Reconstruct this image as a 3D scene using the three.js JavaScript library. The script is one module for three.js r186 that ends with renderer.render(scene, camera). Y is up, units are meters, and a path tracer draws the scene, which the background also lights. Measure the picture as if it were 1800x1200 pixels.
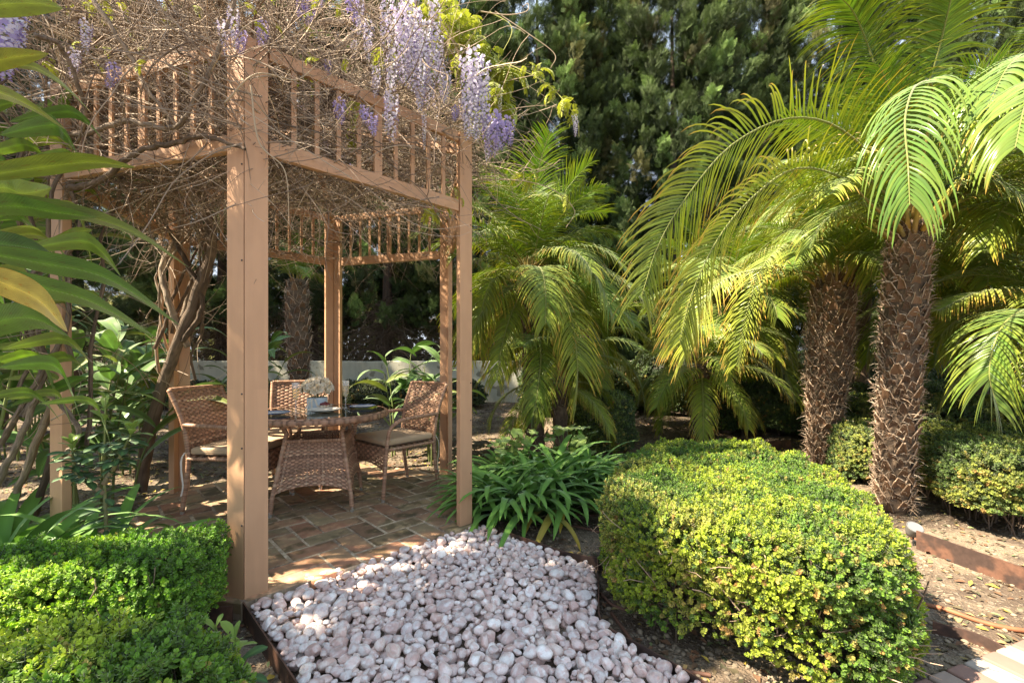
import * as THREE from 'three';
import { RoundedBoxGeometry } from 'three/addons/geometries/RoundedBoxGeometry.js';
import { mergeGeometries } from 'three/addons/utils/BufferGeometryUtils.js';

// ------------------------------------------------------------------ camera, sky, sun, exposure
const scene = new THREE.Scene();
const EYE = 1.15, FOC = 768;                       // eye height above the patio; focal length for an 1800 x 1200 frame
const camera = new THREE.PerspectiveCamera(2 * Math.atan(600 / FOC) * 180 / Math.PI, 1.5, 0.05, 600);
camera.position.set(0, EYE, 0);
camera.setViewOffset(1800, 1200, 0, -30, 1800, 1200);   // shift lens: verticals stay vertical
const SUN = new THREE.Vector3(-0.60, 0.77, 0.09).normalize();
{ // clear pale spring sky: blue overhead, whiter towards the horizon
  const w = 512, hh = 256, d = new Float32Array(w * hh * 4);
  for (let y = 0; y < hh; y++) for (let x = 0; x < w; x++) {
    const e = Math.sin(((y + 0.5) / hh - 0.5) * Math.PI), t = Math.pow(Math.max(0, e), 0.5), o = (y * w + x) * 4;
    d[o] = 0.32 - 0.13 * t; d[o + 1] = 0.335 - 0.09 * t; d[o + 2] = 0.36 - 0.03 * t; d[o + 3] = 1;
  }
  const t = new THREE.DataTexture(d, w, hh, THREE.RGBAFormat, THREE.FloatType);
  t.mapping = THREE.EquirectangularReflectionMapping; t.magFilter = THREE.LinearFilter; t.needsUpdate = true;
  scene.background = scene.environment = t;
}
const sun = new THREE.DirectionalLight(0xffeed4, 5);
sun.position.copy(SUN).multiplyScalar(40); sun.target.position.set(0, 0, -4);
sun.castShadow = true; sun.shadow.mapSize.set(4096, 4096);
Object.assign(sun.shadow.camera, { left: -14, right: 14, top: 14, bottom: -14, near: 1, far: 90 });
scene.add(sun, sun.target);
const renderer = new THREE.WebGLRenderer();
renderer.toneMapping = THREE.LinearToneMapping;
renderer.toneMappingExposure = 4.15;
renderer.shadowMap.enabled = true;

// ------------------------------------------------------------------ small tools
const V3 = (x, y, z) => new THREE.Vector3(x, y, z);
const W = (X, y, Z) => V3(X, y, -Z);                                        // Z counts metres away from the camera
const px = (x, y, Z) => W((x - 900) / FOC * Z, EYE - (y - 630) / FOC * Z, Z);
const gxz = (x, y, h = 0) => { const Z = (EYE - h) * FOC / (y - 630); return [(x - 900) / FOC * Z, Z]; };
function rng(seed) { let a = seed >>> 0; return () => { a = (a + 0x6D2B79F5) | 0; let t = Math.imul(a ^ (a >>> 15), 1 | a); t = (t + Math.imul(t ^ (t >>> 7), 61 | t)) ^ t; return ((t ^ (t >>> 14)) >>> 0) / 4294967296; }; }
let R = rng(7);
const rr = (a, b) => a + (b - a) * R();
const lerp = (a, b, t) => a + (b - a) * t, clamp = (x, a, b) => Math.min(b, Math.max(a, x));
const sstep = (a, b, x) => { const t = clamp((x - a) / (b - a), 0, 1); return t * t * (3 - 2 * t); };
const mix3 = (a, b, t) => [lerp(a[0], b[0], t), lerp(a[1], b[1], t), lerp(a[2], b[2], t)];
const mul3 = (a, k) => [a[0] * k, a[1] * k, a[2] * k];
const hash = (x, y, z) => { let h = Math.imul(x | 0, 374761393) ^ Math.imul(y | 0, 668265263) ^ Math.imul(z | 0, 2147483647 ^ 0x1b873593); h = Math.imul(h ^ (h >>> 13), 1274126177); return ((h ^ (h >>> 16)) >>> 0) / 4294967296; };
function vnoise(x, y, z = 0, per = 0) {
  const xi = Math.floor(x), yi = Math.floor(y), zi = Math.floor(z), f = (t) => t * t * (3 - 2 * t), fx = f(x - xi), fy = f(y - yi), fz = f(z - zi);
  const w = per ? (t) => ((t % per) + per) % per : (t) => t;
  const h = (i, j, k) => hash(w(xi + i), w(yi + j), zi + k);
  const a = lerp(lerp(h(0, 0, 0), h(1, 0, 0), fx), lerp(h(0, 1, 0), h(1, 1, 0), fx), fy), b = lerp(lerp(h(0, 0, 1), h(1, 0, 1), fx), lerp(h(0, 1, 1), h(1, 1, 1), fx), fy);
  return lerp(a, b, fz);
}
function fbm(x, y, z = 0, oct = 4, per = 0) { let s = 0, a = 0.5, t = 0; for (let o = 0; o < oct; o++) { s += a * vnoise(x, y, z + o * 17, per); t += a; a *= 0.5; x *= 2; y *= 2; z *= 2; per *= 2; } return s / t; }

// geometry collector
class GB {
  constructor() { this.p = []; this.c = []; this.u = []; this.i = []; }
  v(x, y, z, c, u = 0, w = 0) { this.p.push(x, y, z); this.c.push(c[0], c[1], c[2]); this.u.push(u, w); return this.p.length / 3 - 1; }
  vv(q, c, u, w) { return this.v(q.x, q.y, q.z, c, u, w); }
  t(a, b, c) { this.i.push(a, b, c); }
  q(a, b, c, d) { this.i.push(a, b, c, a, c, d); }
  tube(P, rad, sides, col, cap = true) {
    const n = P.length, T = V3(), N = V3(), B = V3(), prev = V3(); let first = 0;
    for (let k = 0; k < n; k++) {
      T.copy(P[Math.min(k + 1, n - 1)]).sub(P[Math.max(k - 1, 0)]).normalize();
      if (k === 0) { N.set(0.31, 0.83, 0.45); } else N.copy(prev);
      N.addScaledVector(T, -N.dot(T)); if (N.lengthSq() < 1e-6) N.set(T.y, -T.x, 0.01); N.normalize(); prev.copy(N);
      B.crossVectors(T, N);
      const t = k / (n - 1), r = typeof rad === 'function' ? rad(t, k) : rad, c = typeof col === 'function' ? col(t, k) : col;
      const base = this.p.length / 3; if (k === 0) first = base;
      for (let s = 0; s < sides; s++) { const a = s / sides * Math.PI * 2, ca = Math.cos(a) * r, sa = Math.sin(a) * r; this.v(P[k].x + N.x * ca + B.x * sa, P[k].y + N.y * ca + B.y * sa, P[k].z + N.z * ca + B.z * sa, c, s / sides, t); }
      if (k) for (let s = 0; s < sides; s++) { const s2 = (s + 1) % sides; this.q(base - sides + s, base - sides + s2, base + s2, base + s); }
      if (cap && (k === 0 || k === n - 1)) { const m = this.vv(P[k], c, 0.5, t); for (let s = 0; s < sides; s++) { const s2 = (s + 1) % sides; k ? this.t(m, base + s, base + s2) : this.t(m, base + s2, base + s); } }
    }
  }
  // flat-faced box: centre, half-sizes along unit axes
  box(C, A, B, D, col) {
    const axes = [A, B, D];
    for (let a = 0; a < 3; a++) for (const s of [-1, 1]) {
      const n = axes[a], u = axes[(a + 1) % 3], w = axes[(a + 2) % 3], id = [];
      for (const [i, j] of [[-1, -1], [1, -1], [1, 1], [-1, 1]]) { const q = C.clone().addScaledVector(n, s).addScaledVector(u, i * s).addScaledVector(w, j); id.push(this.vv(q, col, i * u.length(), j * w.length())); }
      this.q(id[0], id[1], id[2], id[3]);
    }
  }
  // blade along points P, width function, side vectors S[k], folded along the midrib
  blade(P, wid, S, N, fold, col, cross = 2) {
    const n = P.length; let b0 = 0;
    for (let k = 0; k < n; k++) {
      const t = k / (n - 1), w = wid(t), b = this.p.length / 3;
      for (let j = 0; j <= cross; j++) { const e = j / cross * 2 - 1, q = P[k].clone().addScaledVector(S[k], e * w).addScaledVector(N[k], Math.abs(e) * w * fold); this.vv(q, col(t, e), j / cross, t); }
      if (k) for (let j = 0; j < cross; j++) this.q(b0 + j, b0 + j + 1, b + j + 1, b + j);
      b0 = b;
    }
  }
  build(flat = false) {
    let g = new THREE.BufferGeometry();
    g.setAttribute('position', new THREE.BufferAttribute(new Float32Array(this.p), 3));
    g.setAttribute('color', new THREE.BufferAttribute(new Float32Array(this.c), 3));
    g.setAttribute('uv', new THREE.BufferAttribute(new Float32Array(this.u), 2));
    g.setIndex(new THREE.BufferAttribute(new Uint32Array(this.i), 1));
    if (flat) g = g.toNonIndexed();
    g.computeVertexNormals();
    return g;
  }
}
const paint = (g, c) => { const n = g.attributes.position.count, a = new Float32Array(n * 3); for (let i = 0; i < n; i++) { const k = typeof c === 'function' ? c(g.attributes.position.getX(i), g.attributes.position.getY(i), g.attributes.position.getZ(i)) : c; a[i * 3] = k[0]; a[i * 3 + 1] = k[1]; a[i * 3 + 2] = k[2]; } g.setAttribute('color', new THREE.BufferAttribute(a, 3)); return g; };
const curve = (pts, n, closed = false) => new THREE.CatmullRomCurve3(pts, closed, 'catmullrom', 0.5).getPoints(n);

// names, things, parts
const used = new Map();
function numbered(n) { const k = used.get(n) ?? 0; used.set(n, k + 1); return k ? n + '_' + String(k).padStart(3, '0') : n; }
function tag(o, label, category, group) { if (label) o.userData.label = label; if (category) o.userData.category = category; if (group) o.userData.group = group; return o; }
function thing(name, label, category, pos = V3(0, 0, 0), turn = 0, group) { const o = new THREE.Group(); o.name = numbered(name); o.position.copy(pos); o.rotation.y = turn; scene.add(o); return tag(o, label, category, group); }
function part(name, g, m, parent, stuff) { const o = new THREE.Mesh(g, m); o.name = name; o.castShadow = o.receiveShadow = true; if (stuff) o.userData.kind = 'stuff'; parent.add(o); return o; }
function single(name, g, m, label, category, pos, turn = 0, group) { const o = part(numbered(name), g, m, scene); if (pos) o.position.copy(pos); o.rotation.y = turn; return tag(o, label, category, group); }
function struct(name, g, m, parent = scene) { const o = part(parent === scene ? numbered(name) : name, g, m, parent); if (parent === scene) o.userData.kind = 'structure'; return o; }
function copyOf(src, name, label, pos, turn, group) { const o = src.clone(); o.name = numbered(name); scene.add(o); if (pos) o.position.copy(pos); if (turn !== undefined) o.rotation.y = turn; o.userData = { ...src.userData }; return tag(o, label, null, group); }
function inst(name, g, m, list, parent) {
  const o = new THREE.InstancedMesh(g, m, list.length); o.name = name; o.castShadow = o.receiveShadow = true;
  list.forEach((e, k) => { o.setMatrixAt(k, e.m); o.setColorAt(k, e.c); });
  o.userData.kind = 'stuff'; parent.add(o); return o;
}
const UP = V3(0, 1, 0), _q = new THREE.Quaternion(), _q2 = new THREE.Quaternion();
function placed(pos, dir, spin, sx, sy = sx, sz = sx) { _q.setFromUnitVectors(UP, dir); _q2.setFromAxisAngle(UP, spin); return new THREE.Matrix4().compose(pos, _q.clone().multiply(_q2), V3(sx, sy, sz)); }
const rdir = () => { const a = R() * 6.2832, z = R() * 2 - 1, s = Math.sqrt(1 - z * z); return V3(s * Math.cos(a), z, s * Math.sin(a)); };

// ------------------------------------------------------------------ procedural textures and materials
function tex(n, fn, srgb = true, rep = 1) {
  const d = new Uint8Array(n * n * 4);
  for (let y = 0; y < n; y++) for (let x = 0; x < n; x++) { const c = fn(x / n, y / n), o = (y * n + x) * 4; for (let k = 0; k < 3; k++) { let v = clamp(c[k], 0, 1); if (srgb) v = v <= 0.0031308 ? v * 12.92 : 1.055 * Math.pow(v, 1 / 2.4) - 0.055; d[o + k] = v * 255; } d[o + 3] = 255; }
  const t = new THREE.DataTexture(d, n, n); t.wrapS = t.wrapT = THREE.RepeatWrapping; t.magFilter = THREE.LinearFilter; t.minFilter = THREE.LinearMipmapLinearFilter; t.generateMipmaps = true;
  if (srgb) t.colorSpace = THREE.SRGBColorSpace; t.repeat.set(rep, rep); t.needsUpdate = true; return t;
}
const g1 = (v) => [v, v, v];
const soilMap = tex(1024, (u, v) => { const a = fbm(u * 6, v * 6, 1, 5, 6), b = fbm(u * 60, v * 60, 5, 3, 60), c = vnoise(u * 220, v * 220, 9, 220), s = sstep(0.72, 0.8, vnoise(u * 90, v * 90, 3, 90)); let k = mix3([0.12, 0.085, 0.058], [0.26, 0.2, 0.135], sstep(0.3, 0.7, a)); k = mul3(k, 0.65 + 0.5 * b + 0.25 * (c - 0.5)); return mix3(k, [0.34, 0.29, 0.22], s * 0.4); });
const soilBump = tex(1024, (u, v) => g1(0.5 * fbm(u * 60, v * 60, 5, 4, 60) + 0.3 * vnoise(u * 220, v * 220, 9, 220) + 0.2 * sstep(0.7, 0.8, vnoise(u * 90, v * 90, 3, 90))), false);
const brickMap = tex(1024, (u, v) => { const a = fbm(u * 5, v * 5, 2, 5, 5), b = fbm(u * 24, v * 24, 8, 4, 24), c = fbm(u * 9, v * 9, 31, 5, 9); let k = mix3([0.48, 0.375, 0.245], [0.52, 0.32, 0.22], sstep(0.4, 0.62, a)); k = mix3(k, [0.2, 0.16, 0.09], sstep(0.48, 0.68, c) * 0.85); k = mix3(k, [0.62, 0.47, 0.3], sstep(0.6, 0.72, b) * 0.5); return mul3(k, 0.7 + 0.6 * b); });
const brickBump = tex(512, (u, v) => g1(fbm(u * 20, v * 20, 8, 5, 20)), false);
const plasterMap = tex(1024, (u, v) => { const a = fbm(u * 4, v * 4, 2, 5, 4), b = fbm(u * 30, v * 30, 4, 3, 30), d = sstep(0.66, 0.74, fbm(u * 16, v * 16, 12, 5, 16)); return mix3(mul3([0.5, 0.485, 0.38], (0.72 + 0.36 * a + 0.1 * b) * (0.8 + 0.3 * fbm(u * 30, v * 2, 21, 3, 30))), [0.12, 0.11, 0.07], d * 0.7); });
const paleMap = tex(256, (u, v) => { const a = fbm(u * 6, v * 6, 2, 5, 6), b = sstep(0.6, 0.72, fbm(u * 14, v * 14, 5, 4, 14)); return mix3(mul3([1, 0.97, 0.93], 0.75 + 0.5 * a), [0.55, 0.45, 0.36], b * 0.6); });
const rustMap = tex(512, (u, v) => { const a = fbm(u * 8, v * 8, 2, 5, 8), b = fbm(u * 40, v * 40, 4, 3, 40); return mul3(mix3([0.06, 0.036, 0.028], [0.15, 0.075, 0.048], sstep(0.4, 0.65, a)), 0.7 + 0.6 * b); });
const metalMap = tex(512, (u, v) => { const a = fbm(u * 4, v * 4, 2, 5, 4), st = fbm(u * 40, v * 3, 7, 3, 40), sp = sstep(0.74, 0.8, vnoise(u * 60, v * 60, 5, 60)); return mul3([1, 0.985 + 0.03 * a, 0.97 + 0.06 * a], 0.7 + 0.28 * a + 0.2 * st); });
const barkMap = tex(512, (u, v) => g1(0.45 + 0.9 * fbm(u * 6, v * 24, 2, 5, 6) * fbm(u * 30, v * 60, 6, 3, 30) * 1.6));
const barkBump = tex(512, (u, v) => g1(fbm(u * 8, v * 40, 2, 5, 8)), false);
const fabricMap = tex(256, (u, v) => g1(0.82 + 0.1 * Math.sin(u * 400) * Math.sin(v * 400) + 0.12 * fbm(u * 8, v * 8, 2, 4, 8)));

const gingerMap = tex(512, (u, v) => { const e = Math.abs(u - 0.5) * 2, s = 0.5 + 0.5 * Math.sin((v * 34 - e * 6 + 0.6 * vnoise(u * 5, v * 9, 2)) * 6.2832), m = sstep(0.05, 0.02, e), br = sstep(0.93, 0.99, e + 0.1 * (fbm(u * 8, v * 30, 4, 3) - 0.5)) * sstep(0.45, 0.6, fbm(3, v * 5, 9, 3)) + sstep(0.72, 0.78, fbm(u * 9, v * 22, 6, 3)); const k = mix3(g1(0.78 + 0.07 * s + 0.5 * (fbm(u * 3, v * 8, 3, 4) - 0.5)), [1, 1, 0.9], m * 0.8); return mix3(k, [0.75, 0.5, 0.3], clamp(br, 0, 1) * 0.75); });
const gingerBump = tex(512, (u, v) => { const e = Math.abs(u - 0.5) * 2; return g1(0.5 + 0.16 * Math.sin((v * 34 - e * 6) * 6.2832) - 0.5 * sstep(0.08, 0.0, e)); }, false);
const std = (o) => new THREE.MeshStandardMaterial(o);
const phy = (o) => new THREE.MeshPhysicalMaterial({ side: THREE.DoubleSide, ...o });
const M = {
  soil: std({ map: soilMap, bumpMap: soilBump, bumpScale: 0.02, roughness: 1 }),
  brick: std({ map: brickMap, bumpMap: brickBump, bumpScale: 0.004, roughness: 0.72, vertexColors: true }),
  mortar: std({ map: soilMap, color: new THREE.Color().setRGB(2.3, 2.4, 2.4), bumpMap: soilBump, bumpScale: 0.006, roughness: 1 }),
  plaster: std({ map: plasterMap, roughness: 0.95 }),
  rust: std({ map: rustMap, roughness: 0.75, metalness: 0.1, side: THREE.DoubleSide }),
  coat: std({ map: metalMap, color: new THREE.Color().setRGB(0.56, 0.33, 0.185), roughness: 0.5, vertexColors: true }),
  leaf: phy({ vertexColors: true, transmission: 0.38, roughness: 0.92, clearcoat: 0.14, clearcoatRoughness: 0.3 }),
  palm: phy({ vertexColors: true, transmission: 0.32, roughness: 0.92, clearcoat: 0.25, clearcoatRoughness: 0.2 }),
  waxy: phy({ vertexColors: true, transmission: 0.28, roughness: 0.9, clearcoat: 0.3, clearcoatRoughness: 0.28 }),
  conifer: phy({ vertexColors: true, transmission: 0.12, roughness: 1 }),
  ginger: phy({ map: gingerMap, bumpMap: gingerBump, bumpScale: 0.002, vertexColors: true, transmission: 0.3, roughness: 0.9, clearcoat: 0.45, clearcoatRoughness: 0.25 }),
  bloom: std({ vertexColors: true, roughness: 1, side: THREE.DoubleSide }),
  petal: phy({ vertexColors: true, transmission: 0.35, roughness: 1 }),
  bark: std({ map: barkMap, bumpMap: barkBump, bumpScale: 0.01, roughness: 0.95, vertexColors: true }),
  twig: std({ vertexColors: true, roughness: 0.85 }),
  fibre: std({ vertexColors: true, roughness: 0.9, side: THREE.DoubleSide }),
  pebble: std({ vertexColors: true, roughness: 0.62 }),
  wicker: std({ vertexColors: true, roughness: 0.55, side: THREE.DoubleSide }),
  fabric: std({ map: fabricMap, color: new THREE.Color().setRGB(0.55, 0.4, 0.25), roughness: 0.95 }),
  piping: std({ color: new THREE.Color().setRGB(0.2, 0.14, 0.09), roughness: 0.9 }),
  ribbon: std({ color: new THREE.Color().setRGB(0.75, 0.7, 0.6), roughness: 0.9, side: THREE.DoubleSide }),
  steel: std({ color: new THREE.Color().setRGB(0.62, 0.62, 0.6), roughness: 0.35, metalness: 0.9 }),
  glass: phy({ color: 0xffffff, transmission: 0.84, roughness: 0.03, ior: 1.5 }),
  tableGlass: phy({ color: new THREE.Color().setRGB(0.72, 0.8, 0.77), transmission: 1, roughness: 0.03, ior: 1.5 }),
  wine: phy({ color: new THREE.Color().setRGB(0.93, 0.84, 0.42), transmission: 1, roughness: 0.03 }),
  china: std({ color: new THREE.Color().setRGB(0.8, 0.8, 0.78), roughness: 0.18, vertexColors: true }),
  hose: std({ vertexColors: true, roughness: 0.7 }),
  dark: std({ color: new THREE.Color().setRGB(0.03, 0.03, 0.032), roughness: 0.5 }),
  cherry: phy({ color: new THREE.Color().setRGB(0.16, 0.01, 0.015), roughness: 0.2, clearcoat: 0.6 }),
  vase: std({ color: new THREE.Color().setRGB(0.5, 0.6, 0.68), roughness: 0.5 }),
};

// ================================================================== ground
const soilY = (X, Z) => -0.085 + 0.33 * sstep(5, 9, Z) * (1 - 0.35 * sstep(1.5, 4, X)) + 0.03 * (fbm(X * 1.7 + 40, Z * 1.7 + 40, 1, 4) - 0.5) + 0.012 * (vnoise(X * 9 + 90, Z * 9 + 90, 4) - 0.5);
const WHITE = [1, 1, 1];
{
  const axis = (a, b, step, far) => { const l = []; for (let x = a; x <= b; x += step) l.push(x); let s = step, x = b; while (x < far) { s *= 1.35; x += s; l.push(x); } s = step; x = a; while (x > -far) { s *= 1.35; x -= s; l.unshift(x); } return l; };
  const xs = axis(-4.5, 5.5, 0.06, 250), zs = axis(0.2, 9.4, 0.06, 260), g = new GB();
  for (const Z of zs) for (const X of xs) g.v(X, Math.abs(X) > 20 || Z > 20 || Z < -6 ? 0.1 : soilY(X, Z), -Z, WHITE, X / 1.3, Z / 1.3);
  const n = xs.length;
  for (let j = 1; j < zs.length; j++) for (let i = 1; i < n; i++) g.q((j - 1) * n + i - 1, (j - 1) * n + i, j * n + i, j * n + i - 1);
  struct('ground', g.build(), M.soil);
}
// loose litter on the soil: dead leaves, bark chips, grit
const hexC = [-1.617, 3.439], hexR = 1.392, hexA = -76.07 * Math.PI / 180;
const hexV = (k, r = hexR) => [hexC[0] + r * Math.cos(hexA + k * Math.PI / 3), hexC[1] + r * Math.sin(hexA + k * Math.PI / 3)];
const inPoly = (P, x, y) => { let s = false; for (let i = 0, j = P.length - 1; i < P.length; j = i++) if ((P[i][1] > y) !== (P[j][1] > y) && x < (P[j][0] - P[i][0]) * (y - P[i][1]) / (P[j][1] - P[i][1]) + P[i][0]) s = !s; return s; };
const polyDist = (P, x, y) => { let m = 1e9; for (let i = 0, j = P.length - 1; i < P.length; j = i++) { const ax = P[j][0], ay = P[j][1], bx = P[i][0] - ax, by = P[i][1] - ay, t = clamp(((x - ax) * bx + (y - ay) * by) / (bx * bx + by * by + 1e-12), 0, 1); m = Math.min(m, Math.hypot(x - ax - t * bx, y - ay - t * by)); } return m; };
const PATIO = [0, 1, 2, 3, 4, 5].map((k) => hexV(k, 1.43));
const GRAVEL = [[430, 1058], [836, 926], [880, 938], [935, 957], [990, 976], [1046, 994], [1050, 1040], [1054, 1092], [1085, 1118], [1130, 1142], [1180, 1170], [1235, 1204], [1330, 1290], [1330, 1430], [690, 1430], [520, 1200]].map(([x, y]) => gxz(x, y, -0.03));
const freeSoil = (X, Z) => !inPoly(PATIO, X, Z) && !inPoly(GRAVEL, X, Z);
{
  R = rng(21);
  const chip = new GB(), c = [1, 1, 1];
  const a = chip.v(0, 0, 0, c), b = chip.v(-0.3, 0.12, 0.45, c), d = chip.v(0.35, 0.1, 0.5, c), e = chip.v(0.05, -0.04, 1, c), f = chip.v(0, 0.0, 0.5, c);
  chip.t(a, b, f); chip.t(a, f, d); chip.t(f, b, e); chip.t(f, e, d);
  const leafL = [], gritL = [], col = new THREE.Color();
  for (let k = 0; k < 60000; k++) {
    const Z = 1 + 8 * Math.pow(R(), 1.1), X = rr(-0.95, 1.05) * Z * 1.25;
    if (!freeSoil(X, Z)) continue;
    const back = Z > 3.6 || X < -1.2 ? 1 : 0.25;
    if (R() > 0.35 * back + 0.1 + (Z > 4.4 ? 0.5 : 0)) {
      const s = Math.pow(R(), 3) * 0.012 + 0.003, k2 = rr(0.5, 1.2);
      col.setRGB(0.27 * k2, 0.215 * k2, 0.15 * k2);
      if (X < 1.3 || R() < 0.6) gritL.push({ m: placed(W(X, soilY(X, Z) + s * 0.25, Z), V3(rr(-0.3, 0.3), 1, rr(-0.3, 0.3)).normalize(), R() * 6.3, s, s * 0.6, s * rr(0.6, 1)), c: col.clone() });
    } else {
      const s = rr(0.02, 0.06), t = R();
      t < 0.7 ? col.setRGB(0.15 * rr(0.5, 1.2), 0.085, 0.045) : t < 0.93 ? col.setRGB(0.3 * rr(0.6, 1.2), 0.24, 0.1) : col.setRGB(0.4, 0.3, 0.05);
      leafL.push({ m: placed(W(X, soilY(X, Z) + 0.006, Z), V3(rr(-0.35, 0.35), 1, rr(-0.35, 0.35)).normalize(), R() * 6.3, s * rr(0.5, 0.9), s, s), c: col.clone() });
    }
  }
  tag(inst('leaf_litter', chip.build(), M.fibre, leafL, scene), 'dry brown leaves and bark chips scattered over the bare soil', 'leaf litter');
  tag(inst('grit', paint(new THREE.IcosahedronGeometry(1, 1), WHITE), std({ roughness: 0.95 }), gritL, scene), 'small pale stones and crumbs of earth on the bare soil', 'grit');
}

// ================================================================== brick patio
{
  const g = new GB(), top = -0.0045, P = [0, 1, 2, 3, 4, 5].map((k) => hexV(k, 1.425));
  const c = g.v(hexC[0], top, -hexC[1], WHITE, hexC[0] / 1.3, hexC[1] / 1.3), ids = P.map(([x, z]) => g.v(x, top, -z, WHITE, x / 1.3, z / 1.3)), low = P.map(([x, z]) => g.v(x, -0.25, -z, WHITE, x / 1.3, z / 1.3));
  for (let k = 0; k < 6; k++) { const j = (k + 1) % 6; g.t(c, ids[k], ids[j]); g.q(ids[k], low[k], low[j], ids[j]); }
  const patio = struct('patio', g.build(true), M.mortar);
  R = rng(5);
  const A = hexV(0), B = hexV(1), L = Math.hypot(B[0] - A[0], B[1] - A[1]), d = [(B[0] - A[0]) / L, (B[1] - A[1]) / L], n = [-d[1], d[0]], U = 0.1465;
  const clip = (poly) => {
    for (let k = 0; k < 6; k++) {
      const p = PATIO[k], q = PATIO[(k + 1) % 6], side = (v) => (q[0] - p[0]) * (v[1] - p[1]) - (q[1] - p[1]) * (v[0] - p[0]), o = [];
      for (let i = 0; i < poly.length; i++) { const a = poly[i], b = poly[(i + 1) % poly.length], sa = side(a), sb = side(b); if (sa >= 0) o.push(a); if ((sa >= 0) !== (sb >= 0)) { const t = sa / (sa - sb); o.push([a[0] + (b[0] - a[0]) * t, a[1] + (b[1] - a[1]) * t]); } }
      poly = o; if (poly.length < 3) return poly;
    }
    return poly;
  };
  const areaOf = (p) => { let s = 0; for (let i = 0; i < p.length; i++) { const a = p[i], b = p[(i + 1) % p.length]; s += a[0] * b[1] - a[1] * b[0]; } return s / 2; };
  const shrink = (p, e) => { const m = p.length, o = []; for (let i = 0; i < m; i++) { const a = p[(i + m - 1) % m], b = p[i], c2 = p[(i + 1) % m]; let u = [b[0] - a[0], b[1] - a[1]], v = [c2[0] - b[0], c2[1] - b[1]]; const lu = Math.hypot(...u), lv = Math.hypot(...v); u = [u[0] / lu, u[1] / lu]; v = [v[0] / lv, v[1] / lv]; const nx = -u[1] - v[1], ny = u[0] + v[0], k = e * 2 / Math.max(0.4, nx * nx + ny * ny); o.push([b[0] + nx * k, b[1] + ny * k]); } return o; };
  const brick = (x0, y0, w, h) => {
    const jx = rr(-0.003, 0.003), jy = rr(-0.003, 0.003), e = 0.0085;
    const loc = [[x0 * U + e, y0 * U + e], [(x0 + w) * U - e, y0 * U + e], [(x0 + w) * U - e, (y0 + h) * U - e], [x0 * U + e, (y0 + h) * U - e]].map(([s, t]) => { s += jx + rr(-0.002, 0.002); t += jy + rr(-0.002, 0.002); return [A[0] + d[0] * s + n[0] * (t - 0.036), A[1] + d[1] * s + n[1] * (t - 0.036)]; });
    let p = clip(loc); p = p.filter((v, i) => Math.hypot(v[0] - p[(i + 1) % p.length][0], v[1] - p[(i + 1) % p.length][1]) > 0.008);
    if (p.length < 3 || areaOf(p) < 0.0012) return;
    const gb = new GB(), cx = p.reduce((s, v) => s + v[0], 0) / p.length, cz = p.reduce((s, v) => s + v[1], 0) / p.length, tiltX = rr(-0.012, 0.012), tiltZ = rr(-0.012, 0.012), y = rr(-0.002, 0.002);
    const H = (v, k) => y + k + (v[0] - cx) * tiltX + (v[1] - cz) * tiltZ, ou = R() * 5, ov = R() * 5, c1 = Math.cos(R() * 6.3), edge = sstep(0.3, 0, polyDist(PATIO, cx, cz)), red = R() < 0.25 + 0.45 * edge ? 1 : 0;
    const t = mul3(mix3([0.8, 0.78, 0.66], [1.05, 0.82, 0.7], red * rr(0.4, 1)), rr(0.65, 1.05) * (0.85 + 0.35 * edge));
    const ring = (q, k) => q.map((v) => gb.v(v[0] - cx, H(v, k), -(v[1] - cz), t, v[0] + ou, v[1] * (c1 > 0 ? 1 : -1) + ov));
    const s1 = shrink(p, 0.003), s2 = shrink(p, 0.009), r0 = ring(p, -0.05), r1 = ring(p, -0.007), r2 = ring(s1, -0.002), r3 = ring(s2, 0), m = p.length, cc = gb.v(0, H([cx, cz], 0.001), 0, t, cx + ou, cz * (c1 > 0 ? 1 : -1) + ov);
    for (let i = 0; i < m; i++) { const j = (i + 1) % m; gb.q(r0[i], r0[j], r1[j], r1[i]); gb.q(r1[i], r1[j], r2[j], r2[i]); gb.q(r2[i], r2[j], r3[j], r3[i]); gb.t(cc, r3[i], r3[j]); }
    part('brick', gb.build(), M.brick, patio).position.set(cx, 0, -cz);
  };
  for (let i = -14; i < 24; i++) for (let j = -2; j < 22; j++) { const k = ((i - j) % 4 + 4) % 4; if (k === 0) brick(i, j, 2, 1); else if (k === 3) brick(i, j, 1, 2); }
}

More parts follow.
